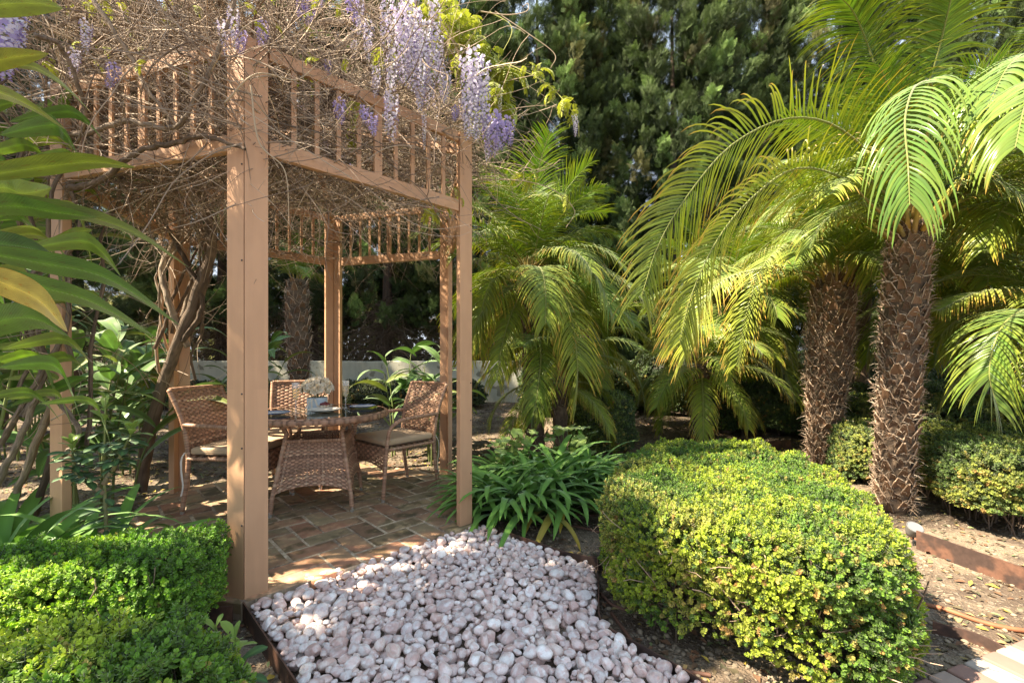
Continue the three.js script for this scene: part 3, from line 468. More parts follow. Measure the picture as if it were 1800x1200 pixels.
{ // glasses
  const lathe = (pts, n = 28) => new THREE.LatheGeometry(pts.map(([x, y]) => new THREE.Vector2(x, y)), n);
  const make = (label, pos) => {
    const t = thing('champagne_flute', label, 'glass', pos, 0, 'champagne flutes on the table');
    part('bowl', lathe([[0.0045, 0.092], [0.012, 0.1], [0.02, 0.118], [0.0245, 0.15], [0.0285, 0.235], [0.0275, 0.235], [0.0235, 0.15], [0.019, 0.12], [0.011, 0.103], [0.0, 0.098]]), M.glass, t);
    part('stem', lathe([[0, 0], [0.033, 0], [0.033, 0.002], [0.012, 0.006], [0.005, 0.014], [0.004, 0.06], [0.0065, 0.075], [0.0045, 0.092], [0, 0.093]]), M.glass, t);
    part('wine', lathe([[0, 0.1], [0.011, 0.1045], [0.0185, 0.121], [0.023, 0.151], [0.0245, 0.19], [0, 0.19]]), M.wine, t); return t;
  };
  make('champagne flute left of the white bouquet', W(-1.665, TOP, 3.36)); make('champagne flute right of the white bouquet', W(-1.395, TOP, 3.66));
  const blue = [0.1, 0.16, 0.4], pl = paint(lathe([[0, 0.004], [0.06, 0.004], [0.066, 0.006], [0.108, 0.017], [0.11, 0.019], [0.107, 0.0205], [0.066, 0.01], [0.058, 0.007], [0, 0.007]], 48), (x, y, z) => { const r = Math.hypot(x, z); return r > 0.1 ? blue : WHITE; });
  const p1 = single('plate', pl, M.china, 'white dinner plate with blue rim beside the left flute', 'plate', W(-1.775, TOP, 3.27), 0, 'plates on the table');
  copyOf(p1, 'plate', 'white dinner plate with blue rim beyond the right flute', W(-1.275, TOP, 3.72));
  const serving = paint(lathe([[0, 0.005], [0.075, 0.005], [0.082, 0.008], [0.123, 0.022], [0.125, 0.025], [0.121, 0.0265], [0.08, 0.012], [0, 0.009]], 48), (x, y, z) => [0.96, 0.92, 0.82]);
  single('plate', serving, M.china, 'cream serving plate in front of the fruit bowl', 'plate', W(-1.475, TOP, 3.43));
  const bowlG = lathe([[0, 0.003], [0.032, 0.003], [0.034, 0.006], [0.052, 0.03], [0.066, 0.042], [0.063, 0.043], [0.048, 0.032], [0.03, 0.01], [0, 0.009]], 40);
  const bp = W(-1.53, TOP, 3.575); const bowl = thing('fruit_bowl', 'small patterned bowl of dark cherries beside the flower vase', 'bowl', bp);
  part('bowl', paint(bowlG, (x, y, z) => { const a = Math.atan2(z, x); return y > 0.025 && Math.sin(a * 14) > 0.2 ? [0.5, 0.36, 0.28] : [0.85, 0.78, 0.66]; }), M.china, bowl);
  let g = new GB(); g.tube(curve([V3(-0.05, 0.03, 0.01), V3(-0.07, 0.035, 0.012), V3(-0.075, 0.022, 0.014), V3(-0.06, 0.012, 0.012), V3(-0.04, 0.016, 0.01)], 16), 0.004, 8, [0.85, 0.78, 0.66]); part('handle', g.build(), M.china, bowl);
  R = rng(3); let first = null;
  for (let k = 0; k < 13; k++) { const a = k * 2.4, r = 0.036 * Math.sqrt(k / 13), q = bp.clone().add(V3(Math.cos(a) * r, 0.044 + 0.012 * (1 - r / 0.036) + rr(-0.003, 0.003), Math.sin(a) * r)); if (!first) first = single('cherry', new THREE.SphereGeometry(0.0115, 14, 10), M.cherry, 'dark red cherry heaped in the small patterned bowl', 'cherry', q, 0, 'cherries in the bowl'); else copyOf(first, 'cherry', null, q); }
  // vase with a ribbon
  const vp = W(-1.615, TOP, 3.62), vase = thing('flower_vase', 'pale blue cylindrical vase with a cream ribbon under the bouquet', 'vase', vp);
  part('pot', lathe([[0, 0.0], [0.074, 0.0], [0.077, 0.003], [0.08, 0.098], [0.078, 0.1], [0.074, 0.098], [0.072, 0.01], [0, 0.01]], 48), M.vase, vase);
  for (const [s, l] of [[-1, 0.07], [0.55, 0.075], [-0.35, 0.05]]) { g = new GB(); const P = curve([V3(0.012, 0.092, 0.086), V3(0.012 + s * 0.03, 0.085, 0.1), V3(0.012 + s * 0.045, 0.05, 0.092), V3(0.012 + s * l, 0.012, 0.083)], 14); g.blade(P, (t) => 0.008, P.map(() => V3(1, 0.4, 0).normalize()), P.map(() => V3(0, 0, 1)), 0.2, () => WHITE, 2); part('ribbon', g.build(), M.ribbon, vase); }
  const bq = thing('flower_bouquet', 'round bouquet of cream and white flowers in the blue vase', 'bouquet', vp);
  const flower = (seed) => { const r = rng(seed), gb = new GB(); for (let k = 0; k < 26; k++) { const ring = Math.floor(k / 6.5), a = k * 2.399, el = 1.25 - ring * 0.32 + r() * 0.15, L = 0.016 + ring * 0.0055, d = V3(Math.cos(a) * Math.cos(el), Math.sin(el), Math.sin(a) * Math.cos(el)), s = V3(-Math.sin(a), 0, Math.cos(a)), n = s.clone().cross(d), P = [0, 1, 2, 3, 4].map((i) => d.clone().multiplyScalar(L * i / 4).addScaledVector(n, -0.006 * Math.sin(i / 4 * 2.6))); const c = mix3([0.92, 0.88, 0.76], [0.88, 0.7, 0.44], r() * 0.7); gb.blade(P, (t) => L * 0.5 * Math.sin(0.35 + t * 2.6), P.map(() => s), P.map(() => n.clone().negate()), 0.25, (t) => mul3(c, 0.75 + 0.25 * t), 2); } return gb.build(); };
  const fl = [flower(1), flower(2), flower(3)]; const stems = new GB();
  for (let k = 0; k < 34; k++) { const y = 1 - k / 33 * 1.15, a = k * 2.399, s = Math.sqrt(Math.max(0, 1 - y * y)), d = V3(Math.cos(a) * s, y, Math.sin(a) * s), q = V3(d.x * 0.112, 0.165 + d.y * 0.085, d.z * 0.112), o = part('flower', fl[k % 3], M.bloom, bq); o.position.copy(q); o.quaternion.setFromUnitVectors(UP, d.clone().add(V3(rr(-0.3, 0.3), rr(-0.2, 0.3), rr(-0.3, 0.3))).normalize()); o.scale.setScalar(rr(0.8, 1.35)); stems.tube([V3(d.x * 0.03, 0.07, d.z * 0.03), q.clone().multiplyScalar(0.98)], 0.0015, 4, [0.2, 0.22, 0.1]); }
  for (let k = 0; k < 16; k++) { const d = V3(rr(-1, 1), rr(0.5, 1.4), rr(-1, 1)).normalize(), L = rr(0.14, 0.2); stems.tube(curve([V3(0, 0.12, 0), V3(0, 0.14, 0).addScaledVector(d, L * 0.5), V3(rr(-0.02, 0.02), 0.14, 0).addScaledVector(d, L)], 8), 0.0011, 3, [0.55, 0.42, 0.22]); }
  part('stems', stems.build(), M.twig, bq);
}

// ================================================================== garden spotlight, buried junction box
{
  const [X, Z] = gxz(1606, 922, 0.05), t = thing('garden_spotlight', 'small grey garden spotlight on a stake beside the right palm trunk', 'spotlight', W(X, soilY(X, Z), Z), 0.4); t.scale.setScalar(0.8);
  const head = part('housing', new THREE.LatheGeometry([[0, -0.06], [0.03, -0.058], [0.042, -0.03], [0.055, 0.03], [0.058, 0.04], [0.052, 0.04], [0.05, 0.034], [0, 0.032]].map(([x, y]) => new THREE.Vector2(x, y)), 28), std({ color: new THREE.Color().setRGB(0.2, 0.2, 0.195), roughness: 0.5, metalness: 0.3 }), t);
  head.position.y = 0.13; head.rotation.set(0.5, 0, 0.25);
  part('lens', new THREE.CylinderGeometry(0.05, 0.05, 0.004, 28), std({ color: new THREE.Color().setRGB(0.2, 0.21, 0.22), roughness: 0.15 }), head).position.y = 0.037;
  part('stake', new THREE.CylinderGeometry(0.008, 0.004, 0.16, 8), M.dark, t).position.y = 0.04;
  const g = new GB(); g.tube(curve([V3(0, 0.05, 0), V3(0.03, 0.02, 0.1), V3(0.12, 0.012, 0.24), V3(0.1, 0.012, 0.36), V3(-0.05, 0.012, 0.36), V3(-0.1, 0.012, 0.25)], 40), 0.0065, 8, [0.035, 0.033, 0.03]); part('cable', g.build(), M.hose, t);
  const [X2, Z2] = gxz(1488, 1180, -0.08), b = thing('junction_box', 'dark grey ribbed plastic box under the front of the big hedge', 'box', W(X2, -0.085, Z2), -0.25);
  part('case', new RoundedBoxGeometry(0.06, 0.13, 0.05, 3, 0.008), M.dark, b).position.y = 0.065;
  for (let k = 0; k < 5; k++) part('rib', new RoundedBoxGeometry(0.05, 0.006, 0.01, 1, 0.002), M.dark, b).position.set(0, 0.025 + k * 0.02, 0.027);
}

// ================================================================== plants: shared leaf shapes
const ovalLeaf = (g, base, dir, side, nrm, L, w, fold, c0, c1) => { // four-faced folded leaf
  const P = (t, e, f) => base.clone().addScaledVector(dir, L * t).addScaledVector(side, e * w).addScaledVector(nrm, f);
  const a = g.vv(P(0, 0, 0), c0), l = g.vv(P(0.55, -1, w * fold), c1), m = g.vv(P(0.55, 0, 0), c0), r = g.vv(P(0.55, 1, w * fold), c1), e = g.vv(P(1, 0, -L * 0.08), c1), l2 = g.vv(P(0.22, -0.7, w * fold * 0.7), c1), r2 = g.vv(P(0.22, 0.7, w * fold * 0.7), c1), l3 = g.vv(P(0.85, -0.62, w * fold * 0.5), c1), r3 = g.vv(P(0.85, 0.62, w * fold * 0.5), c1);
  g.t(a, m, l2); g.t(l2, m, l); g.t(a, r2, m); g.t(r2, r, m); g.t(l, m, l3); g.t(l3, m, e); g.t(m, r, r3); g.t(m, r3, e);
};
function sprig(seed, n, L, len, openness = 0.9) {
  const r = rng(seed), g = new GB(); g.tube([V3(0, -len * 0.5, 0), V3(0.004, len * 0.4, 0), V3(0, len, 0.003)], 0.0012, 3, [0.22, 0.17, 0.09], false);
  for (let k = 0; k < n; k++) {
    const t = k / (n - 1), a = Math.floor(k / 2) * 1.57 + (k % 2) * 3.14 + r() * 0.5, el = lerp(0.25, 1.1, t * t) * openness + (r() - 0.5) * 0.5, d = V3(Math.cos(a) * Math.cos(el), Math.sin(el), Math.sin(a) * Math.cos(el)), s = V3(-Math.sin(a), 0, Math.cos(a)), nn = s.clone().cross(d).negate();
    const k2 = 0.72 + 0.4 * r() + 0.25 * t, c = [k2, k2 * (0.98 + 0.04 * r()), k2];
    ovalLeaf(g, V3(0, len * t * 0.95, 0), d, s, nn, L * (0.75 + 0.5 * r()) * (1 - 0.25 * t), L * 0.3 * (0.9 + 0.3 * r()), 0.25, mul3(c, 0.9), c);
  }
  return g.build();
}
const boxSprigs = [sprig(1, 13, 0.0165, 0.036), sprig(2, 15, 0.015, 0.04), sprig(3, 12, 0.0185, 0.036)];
// clipped hedge: footprint polygon [X, Z], top height, lower edge, edge radius
function hedge(name, label, poly, o) {
  R = rng(o.seed);
  const C = curve(poly.map(([x, z]) => V3(x, 0, z)), 110, true).map((v) => [v.x, v.z]), cx = C.reduce((s, v) => s + v[0], 0) / C.length, cz = C.reduce((s, v) => s + v[1], 0) / C.length;
  const t = thing(name, label, o.cat ?? 'hedge', W(cx, soilY(cx, cz), cz)), base = t.position.y;
  const bx = [Math.min(...C.map((v) => v[0])), Math.max(...C.map((v) => v[0])), Math.min(...C.map((v) => v[1])), Math.max(...C.map((v) => v[1]))];
  const lists = boxSprigs.map(() => []), col = new THREE.Color(), r = o.r ?? 0.16;
  const topAt = (X, Z) => (o.topFn ? o.topFn(X, Z) : o.h) + 0.07 * (fbm(X * 2.2 + 30, Z * 2.2 + 30, o.seed, 3) - 0.5);
  let perim = 0; const cum = [0]; for (let i = 1; i < C.length; i++) { perim += Math.hypot(C[i][0] - C[i - 1][0], C[i][1] - C[i - 1][1]); cum.push(perim); }
  const put = (X, y, Z, nx, ny, nz, dep, sideness) => {
    const b = 0.085 * (fbm(X * 7 + 9, y * 7 + 9, Z * 7, 3) - 0.5) * 2 + 0.04 * (vnoise(X * 16, y * 16, Z * 16) - 0.5), q = dep - b;
    const pos = V3(X - cx - nx * q, y - base - ny * q, -(Z - cz) + nz * q), dir = V3(nx * 0.75 + rr(-0.75, 0.75), ny * 0.75 + rr(-0.4, 0.75) + 0.2, -nz * 0.75 + rr(-0.75, 0.75)).normalize();
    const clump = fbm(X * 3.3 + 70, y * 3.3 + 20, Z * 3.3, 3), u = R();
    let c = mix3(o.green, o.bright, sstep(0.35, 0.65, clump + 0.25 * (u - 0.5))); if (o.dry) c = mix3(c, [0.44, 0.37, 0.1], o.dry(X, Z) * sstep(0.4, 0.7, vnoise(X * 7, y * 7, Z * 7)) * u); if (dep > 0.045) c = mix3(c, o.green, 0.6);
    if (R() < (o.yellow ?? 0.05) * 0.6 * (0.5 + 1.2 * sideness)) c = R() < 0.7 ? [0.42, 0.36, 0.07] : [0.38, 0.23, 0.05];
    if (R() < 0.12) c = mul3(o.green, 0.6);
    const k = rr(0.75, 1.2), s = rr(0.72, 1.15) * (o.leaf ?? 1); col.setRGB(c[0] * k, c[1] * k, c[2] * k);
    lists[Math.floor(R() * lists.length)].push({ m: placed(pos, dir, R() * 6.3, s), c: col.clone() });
  };
  const D = (o.dens ?? 2600) * 1.75, nTop = Math.floor((bx[1] - bx[0]) * (bx[3] - bx[2]) * D), nSide = Math.floor(perim * (o.h - 0.05) * D * 1.15);
  for (let k = 0; k < nTop; k++) {
    const X = rr(bx[0], bx[1]), Z = rr(bx[2], bx[3]); if (!inPoly(C, X, Z)) continue;
    const d = polyDist(C, X, Z), e = Math.max(0, r - d), drop = r - Math.sqrt(Math.max(0, r * r - e * e));
    const i = C.reduce((m, v, j) => { const q = (v[0] - X) ** 2 + (v[1] - Z) ** 2; return q < m[0] ? [q, j] : m; }, [1e9, 0])[1], L = Math.hypot(C[i][0] - X, C[i][1] - Z) + 1e-6, f = e / r;
    put(X, topAt(X, Z) - drop + base, Z, (C[i][0] - X) / L * f, Math.sqrt(1 - f * f * 0.95), (C[i][1] - Z) / L * f, Math.pow(R(), 2.2) * 0.11, f * 0.5);
  }
  for (let k = 0; k < nSide; k++) {
    const s = R() * perim, i = Math.max(1, cum.findIndex((v) => v >= s)), f = (s - cum[i - 1]) / (cum[i] - cum[i - 1] + 1e-9), X = lerp(C[i - 1][0], C[i][0], f), Z = lerp(C[i - 1][1], C[i][1], f);
    let nx = C[i][1] - C[i - 1][1], nz = -(C[i][0] - C[i - 1][0]); const L = Math.hypot(nx, nz) + 1e-9; nx /= L; nz /= L; if (nx * (X - cx) + nz * (Z - cz) < 0) { nx = -nx; nz = -nz; }
    const lo = (o.y0 ?? 0.06) + 0.16 * Math.max(0, fbm(X * 2.4 + 5, Z * 2.4 + 5, 3 + o.seed, 3) - 0.42), y = lerp(lo, topAt(X, Z) - r * 0.8, Math.pow(R(), 0.85));
    if (o.bare && o.bare(X, Z, y) && R() < 0.75) continue;
    put(X, y + base, Z, nx, 0.15, nz, Math.pow(R(), 2.2) * 0.12, 1);
  }
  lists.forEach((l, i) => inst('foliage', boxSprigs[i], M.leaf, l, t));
  // inner stems
  const g = new GB(), ns = Math.floor(perim * (o.stems ?? 14));
  for (let k = 0; k < ns; k++) {
    const i = Math.floor(R() * C.length), f = rr(0.45, 0.88), X = lerp(cx, C[i][0], f), Z = lerp(cz, C[i][1], f), h = o.h * rr(0.6, 0.95), lean = rr(0.02, 0.2), a = R() * 6.3;
    const P = [V3(X - cx, soilY(X, Z) - base - 0.02, -(Z - cz))]; for (let j = 1; j <= 5; j++) P.push(V3(P[0].x + Math.cos(a) * lean * j / 5 + rr(-0.015, 0.015), h * j / 5, P[0].z + Math.sin(a) * lean * j / 5 + rr(-0.015, 0.015)));
    g.tube(P, (u) => lerp(0.0055, 0.0025, u), 5, mul3([0.2, 0.145, 0.1], rr(0.5, 1.2)), false);
    for (let b = 0; b < 4; b++) { const q = P[2 + Math.floor(R() * 3)], d = rdir(); d.y = Math.abs(d.y) * 0.7; g.tube([q, q.clone().addScaledVector(d, 0.06), q.clone().addScaledVector(d, 0.13).add(V3(0, 0.02, 0))], (u) => lerp(0.0035, 0.0015, u), 4, mul3([0.36, 0.28, 0.2], rr(0.6, 1.2)), false); }
  }
  for (let k = 0; k < (o.twigsOut ?? 0); k++) { // dry twigs showing through the thin face
    const i = Math.floor(R() * C.length), f = rr(0.86, 0.99), X = lerp(cx, C[i][0], f), Z = lerp(cz, C[i][1], f), d = rdir(); d.y = Math.abs(d.y) * 0.6; let q = V3(X - cx, rr(0.1, o.h * 0.8), -(Z - cz)); const P = [q]; for (let j = 0; j < 4; j++) { d.add(rdir().multiplyScalar(0.35)).normalize(); q = q.clone().addScaledVector(d, 0.035); P.push(q); }
    g.tube(P, (u) => lerp(0.003, 0.0012, u), 4, mul3([0.45, 0.32, 0.23], rr(0.6, 1.2)), false);
  }
  part('stems', g.build(), M.twig, t, true);
  return t;
}
const BRIGHT = [0.32, 0.41, 0.01], GREEN = [0.11, 0.23, 0.008];
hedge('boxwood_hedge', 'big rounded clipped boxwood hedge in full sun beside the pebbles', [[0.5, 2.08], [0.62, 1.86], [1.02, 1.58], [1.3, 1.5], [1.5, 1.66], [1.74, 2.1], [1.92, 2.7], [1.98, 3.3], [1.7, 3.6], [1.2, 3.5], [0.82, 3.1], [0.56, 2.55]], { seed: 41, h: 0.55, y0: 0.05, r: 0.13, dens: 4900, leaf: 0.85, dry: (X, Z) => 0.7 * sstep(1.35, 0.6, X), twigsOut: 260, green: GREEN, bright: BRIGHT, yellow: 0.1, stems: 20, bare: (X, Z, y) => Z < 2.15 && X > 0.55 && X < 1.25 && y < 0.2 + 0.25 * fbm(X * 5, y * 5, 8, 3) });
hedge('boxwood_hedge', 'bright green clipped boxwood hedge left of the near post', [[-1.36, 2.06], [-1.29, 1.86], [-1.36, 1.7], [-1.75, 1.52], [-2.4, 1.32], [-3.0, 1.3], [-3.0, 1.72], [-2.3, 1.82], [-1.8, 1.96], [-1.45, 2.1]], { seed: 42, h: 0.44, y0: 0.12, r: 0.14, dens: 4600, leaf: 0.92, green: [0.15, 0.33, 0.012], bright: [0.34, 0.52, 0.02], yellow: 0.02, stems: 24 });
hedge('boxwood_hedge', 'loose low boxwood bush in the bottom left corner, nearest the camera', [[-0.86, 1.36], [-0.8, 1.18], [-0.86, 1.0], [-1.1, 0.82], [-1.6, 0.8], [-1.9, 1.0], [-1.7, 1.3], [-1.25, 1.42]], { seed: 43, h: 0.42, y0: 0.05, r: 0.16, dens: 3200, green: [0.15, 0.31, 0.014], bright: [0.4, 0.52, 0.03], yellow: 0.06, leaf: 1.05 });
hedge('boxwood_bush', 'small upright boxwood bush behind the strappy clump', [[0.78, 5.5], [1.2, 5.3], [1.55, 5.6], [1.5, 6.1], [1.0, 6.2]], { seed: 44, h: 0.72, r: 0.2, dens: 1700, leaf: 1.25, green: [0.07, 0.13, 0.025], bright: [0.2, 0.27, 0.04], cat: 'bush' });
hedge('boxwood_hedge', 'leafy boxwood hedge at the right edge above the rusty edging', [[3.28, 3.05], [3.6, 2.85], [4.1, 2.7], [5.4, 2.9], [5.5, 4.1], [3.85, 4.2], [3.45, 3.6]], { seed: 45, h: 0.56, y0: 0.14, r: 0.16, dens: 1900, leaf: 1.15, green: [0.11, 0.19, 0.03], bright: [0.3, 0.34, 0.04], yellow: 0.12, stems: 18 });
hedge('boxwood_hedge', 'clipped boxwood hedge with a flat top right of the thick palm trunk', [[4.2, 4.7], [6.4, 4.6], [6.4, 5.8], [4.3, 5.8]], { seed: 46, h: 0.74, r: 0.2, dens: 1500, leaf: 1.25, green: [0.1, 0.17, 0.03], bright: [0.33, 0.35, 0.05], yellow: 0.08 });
hedge('boxwood_hedge', 'boxwood hedge seen between the two thick palm trunks', [[3.3, 4.4], [3.7, 4.15], [4.05, 4.4], [4.1, 5.2], [3.95, 5.4]], { seed: 47, h: 0.5, r: 0.16, dens: 1800, leaf: 1.2, green: [0.1, 0.18, 0.03], bright: [0.3, 0.34, 0.05], yellow: 0.1 });
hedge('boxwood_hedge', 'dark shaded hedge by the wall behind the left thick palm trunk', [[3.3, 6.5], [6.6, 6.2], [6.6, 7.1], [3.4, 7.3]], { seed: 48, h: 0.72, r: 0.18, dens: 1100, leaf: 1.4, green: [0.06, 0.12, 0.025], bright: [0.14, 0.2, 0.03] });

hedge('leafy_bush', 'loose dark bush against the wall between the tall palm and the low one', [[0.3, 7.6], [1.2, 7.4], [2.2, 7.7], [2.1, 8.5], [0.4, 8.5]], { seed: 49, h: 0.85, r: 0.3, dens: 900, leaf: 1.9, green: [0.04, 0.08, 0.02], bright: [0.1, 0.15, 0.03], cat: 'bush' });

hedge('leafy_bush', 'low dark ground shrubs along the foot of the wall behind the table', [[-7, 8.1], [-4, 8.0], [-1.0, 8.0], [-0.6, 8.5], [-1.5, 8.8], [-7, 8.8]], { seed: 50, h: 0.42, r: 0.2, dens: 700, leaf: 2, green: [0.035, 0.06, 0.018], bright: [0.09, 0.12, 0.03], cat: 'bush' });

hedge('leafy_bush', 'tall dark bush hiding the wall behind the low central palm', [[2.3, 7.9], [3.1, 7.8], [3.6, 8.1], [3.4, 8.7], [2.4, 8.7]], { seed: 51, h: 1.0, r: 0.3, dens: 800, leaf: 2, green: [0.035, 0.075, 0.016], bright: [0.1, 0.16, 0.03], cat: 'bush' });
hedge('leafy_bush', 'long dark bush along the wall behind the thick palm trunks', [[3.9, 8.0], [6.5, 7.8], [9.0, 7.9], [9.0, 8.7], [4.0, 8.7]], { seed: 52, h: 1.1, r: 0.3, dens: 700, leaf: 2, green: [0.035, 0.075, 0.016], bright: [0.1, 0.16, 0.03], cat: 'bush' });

// ================================================================== palms
function frond(g, P, o) {
  const r = rng(o.seed), n = P.length, N = o.n, tan = V3(), up = V3(), b = V3(), q = V3();
  const col = [o.c0 ?? [0.07, 0.17, 0.007], o.c1 ?? [0.38, 0.36, 0.008]];
  g.tube(P, (t) => lerp(o.rad ?? 0.011, 0.0025, Math.pow(t, 0.7)), 6, (t) => mix3([0.4, 0.27, 0.05], [0.24, 0.27, 0.05], sstep(0.0, 0.35, t)), false);
  for (let k = 0; k < N; k++) for (const sd of [-1, 1]) {
    const s = clamp(lerp(o.s0 ?? 0.16, 1, (k + 0.5 * (sd > 0)) / N), 0, 1), f = s * (n - 1), i = Math.min(n - 2, Math.floor(f)), u = f - i;
    q.copy(P[i]).lerp(P[i + 1], u); tan.copy(P[Math.min(n - 1, i + 2)]).sub(P[Math.max(0, i - 1)]).normalize();
    up.copy(o.up ?? UP).addScaledVector(tan, -tan.dot(o.up ?? UP)); if (up.lengthSq() < 0.02) up.set(tan.y, 0.2, tan.z); up.normalize(); b.crossVectors(tan, up);
    const prof = s < 0.3 ? lerp(0.45, 1, s / 0.3) : s > 0.7 ? lerp(1, 0.5, (s - 0.7) / 0.3) : 1, L = o.L * prof * (0.78 + 0.4 * r());
    const fw = lerp(0.45, 0.85, s) + (r() - 0.5) * 0.12, d = tan.clone().multiplyScalar(fw).addScaledVector(b, sd * (1.05 - 0.35 * s)).addScaledVector(up, (o.lift ?? 0.3) + (r() - 0.5) * 0.25).normalize();
    let w = tan.clone().addScaledVector(d, -tan.dot(d)).normalize(); const K = 7, pts = [q.clone()], ws = []; const dr = (o.droop ?? 0.3) * (0.8 + 0.5 * r());
    const dd = d.clone();
    for (let j = 1; j <= K; j++) { dd.y -= dr * (0.35 + j / K); dd.normalize(); pts.push(pts[j - 1].clone().addScaledVector(dd, L / K)); }
    for (let j = 0; j <= K; j++) { const tt = pts[Math.min(K, j + 1)].clone().sub(pts[Math.max(0, j - 1)]).normalize(); w = w.clone().addScaledVector(tt, -w.dot(tt)).normalize(); ws.push(w); }
    const ns = ws.map((x, j) => x.clone().cross(pts[Math.min(K, j + 1)].clone().sub(pts[Math.max(0, j - 1)]).normalize())), yel = clamp((o.yellow ?? 0.3) + (r() - 0.5) * 0.5, 0, 1), k2 = 0.75 + 0.5 * r(), base = mix3(col[0], col[1], yel * 0.35);
    g.blade(pts, (t) => (o.w ?? 0.0072) * (t < 0.12 ? 0.45 + t * 4.6 : Math.pow(Math.max(0, 1 - t), 0.55) * 1.06 + 0.02), ws, ns, 0.28, (t, e) => mul3(mix3(base, t > 0.8 && yel > 0.6 ? [0.5, 0.26, 0.03] : col[1], yel * Math.pow(t, 1.3)), k2 * (e === 0 ? 1.12 : 0.95)), 2);
  }
}
function arch(L, e0, bend, n = 22, pw = 1.25) { const P = [V3(0, 0, 0)]; for (let k = 1; k < n; k++) { const e = e0 - bend * Math.pow(k / (n - 1), pw); P.push(P[k - 1].clone().add(V3(Math.cos(e), Math.sin(e), 0).multiplyScalar(L / (n - 1)))); } return P; }
const CLASS = [[1.5, 0.9], [1.3, 1.35], [1.1, 1.7], [0.9, 1.9], [0.65, 1.9], [0.3, 1.7], [-0.1, 1.35], [-0.45, 1.0]];
const frondGeos = CLASS.map(([e0, bend], i) => [0, 1].map((s) => { const g = new GB(); frond(g, arch(1, e0, bend * (s ? 0.85 : 1)), { seed: 300 + i * 2 + s, n: 58, L: 0.28, droop: lerp(0.1, 0.26, i / 7), yellow: 0.25 + 0.06 * i + 0.1 * s, w: 0.0054, rad: 0.009 }); return g.build(); }));
const stubGeos = [0, 1, 2].map((s) => { // stump of an old leaf base: thin ribbed wedge with a torn end
  const r = rng(60 + s), g = new GB(), c = (k) => mul3(mix3([0.34, 0.255, 0.185], [0.7, 0.59, 0.46], r() * r()), 0.6 + 0.7 * r() * k), n = 5, rows = [];
  for (let j = 0; j <= 3; j++) { const t = j / 3, row = []; for (let i = 0; i < n; i++) { const e = i / (n - 1) * 2 - 1, w = lerp(0.55, 0.3, t), y = t * (1 + (j === 3 ? (r() - 0.6) * 0.7 : 0)), z = 0.16 * (1 - e * e) * (1 - 0.4 * t) + (r() - 0.5) * 0.06; row.push(g.v(e * w + (r() - 0.5) * 0.05, y, z, c(j === 3 ? 1.3 : 1))); } rows.push(row); }
  const back = rows.map((q) => q.map((k) => g.v(g.p[k * 3] * 0.9, g.p[k * 3 + 1] * 0.94, g.p[k * 3 + 2] - 0.1, mul3([0.12, 0.07, 0.04], 1))));
  for (let j = 0; j < 3; j++) for (let i = 0; i < n - 1; i++) { g.q(rows[j][i], rows[j][i + 1], rows[j + 1][i + 1], rows[j + 1][i]); g.q(back[j][i + 1], back[j][i], back[j + 1][i], back[j + 1][i + 1]); }
  for (let i = 0; i < n - 1; i++) g.q(rows[3][i], rows[3][i + 1], back[3][i + 1], back[3][i]);
  for (let j = 0; j < 3; j++) { g.q(rows[j][0], rows[j + 1][0], back[j + 1][0], back[j][0]); g.q(rows[j][4], back[j][4], back[j + 1][4], rows[j + 1][4]); }
  return g.build(true);
});
const stubMats = [[1.3, 1.28, 1.25], [1.65, 1.6, 1.52], [0.85, 0.82, 0.8]].map((c) => { const m = M.twig.clone(); m.color.setRGB(...c); return m; });
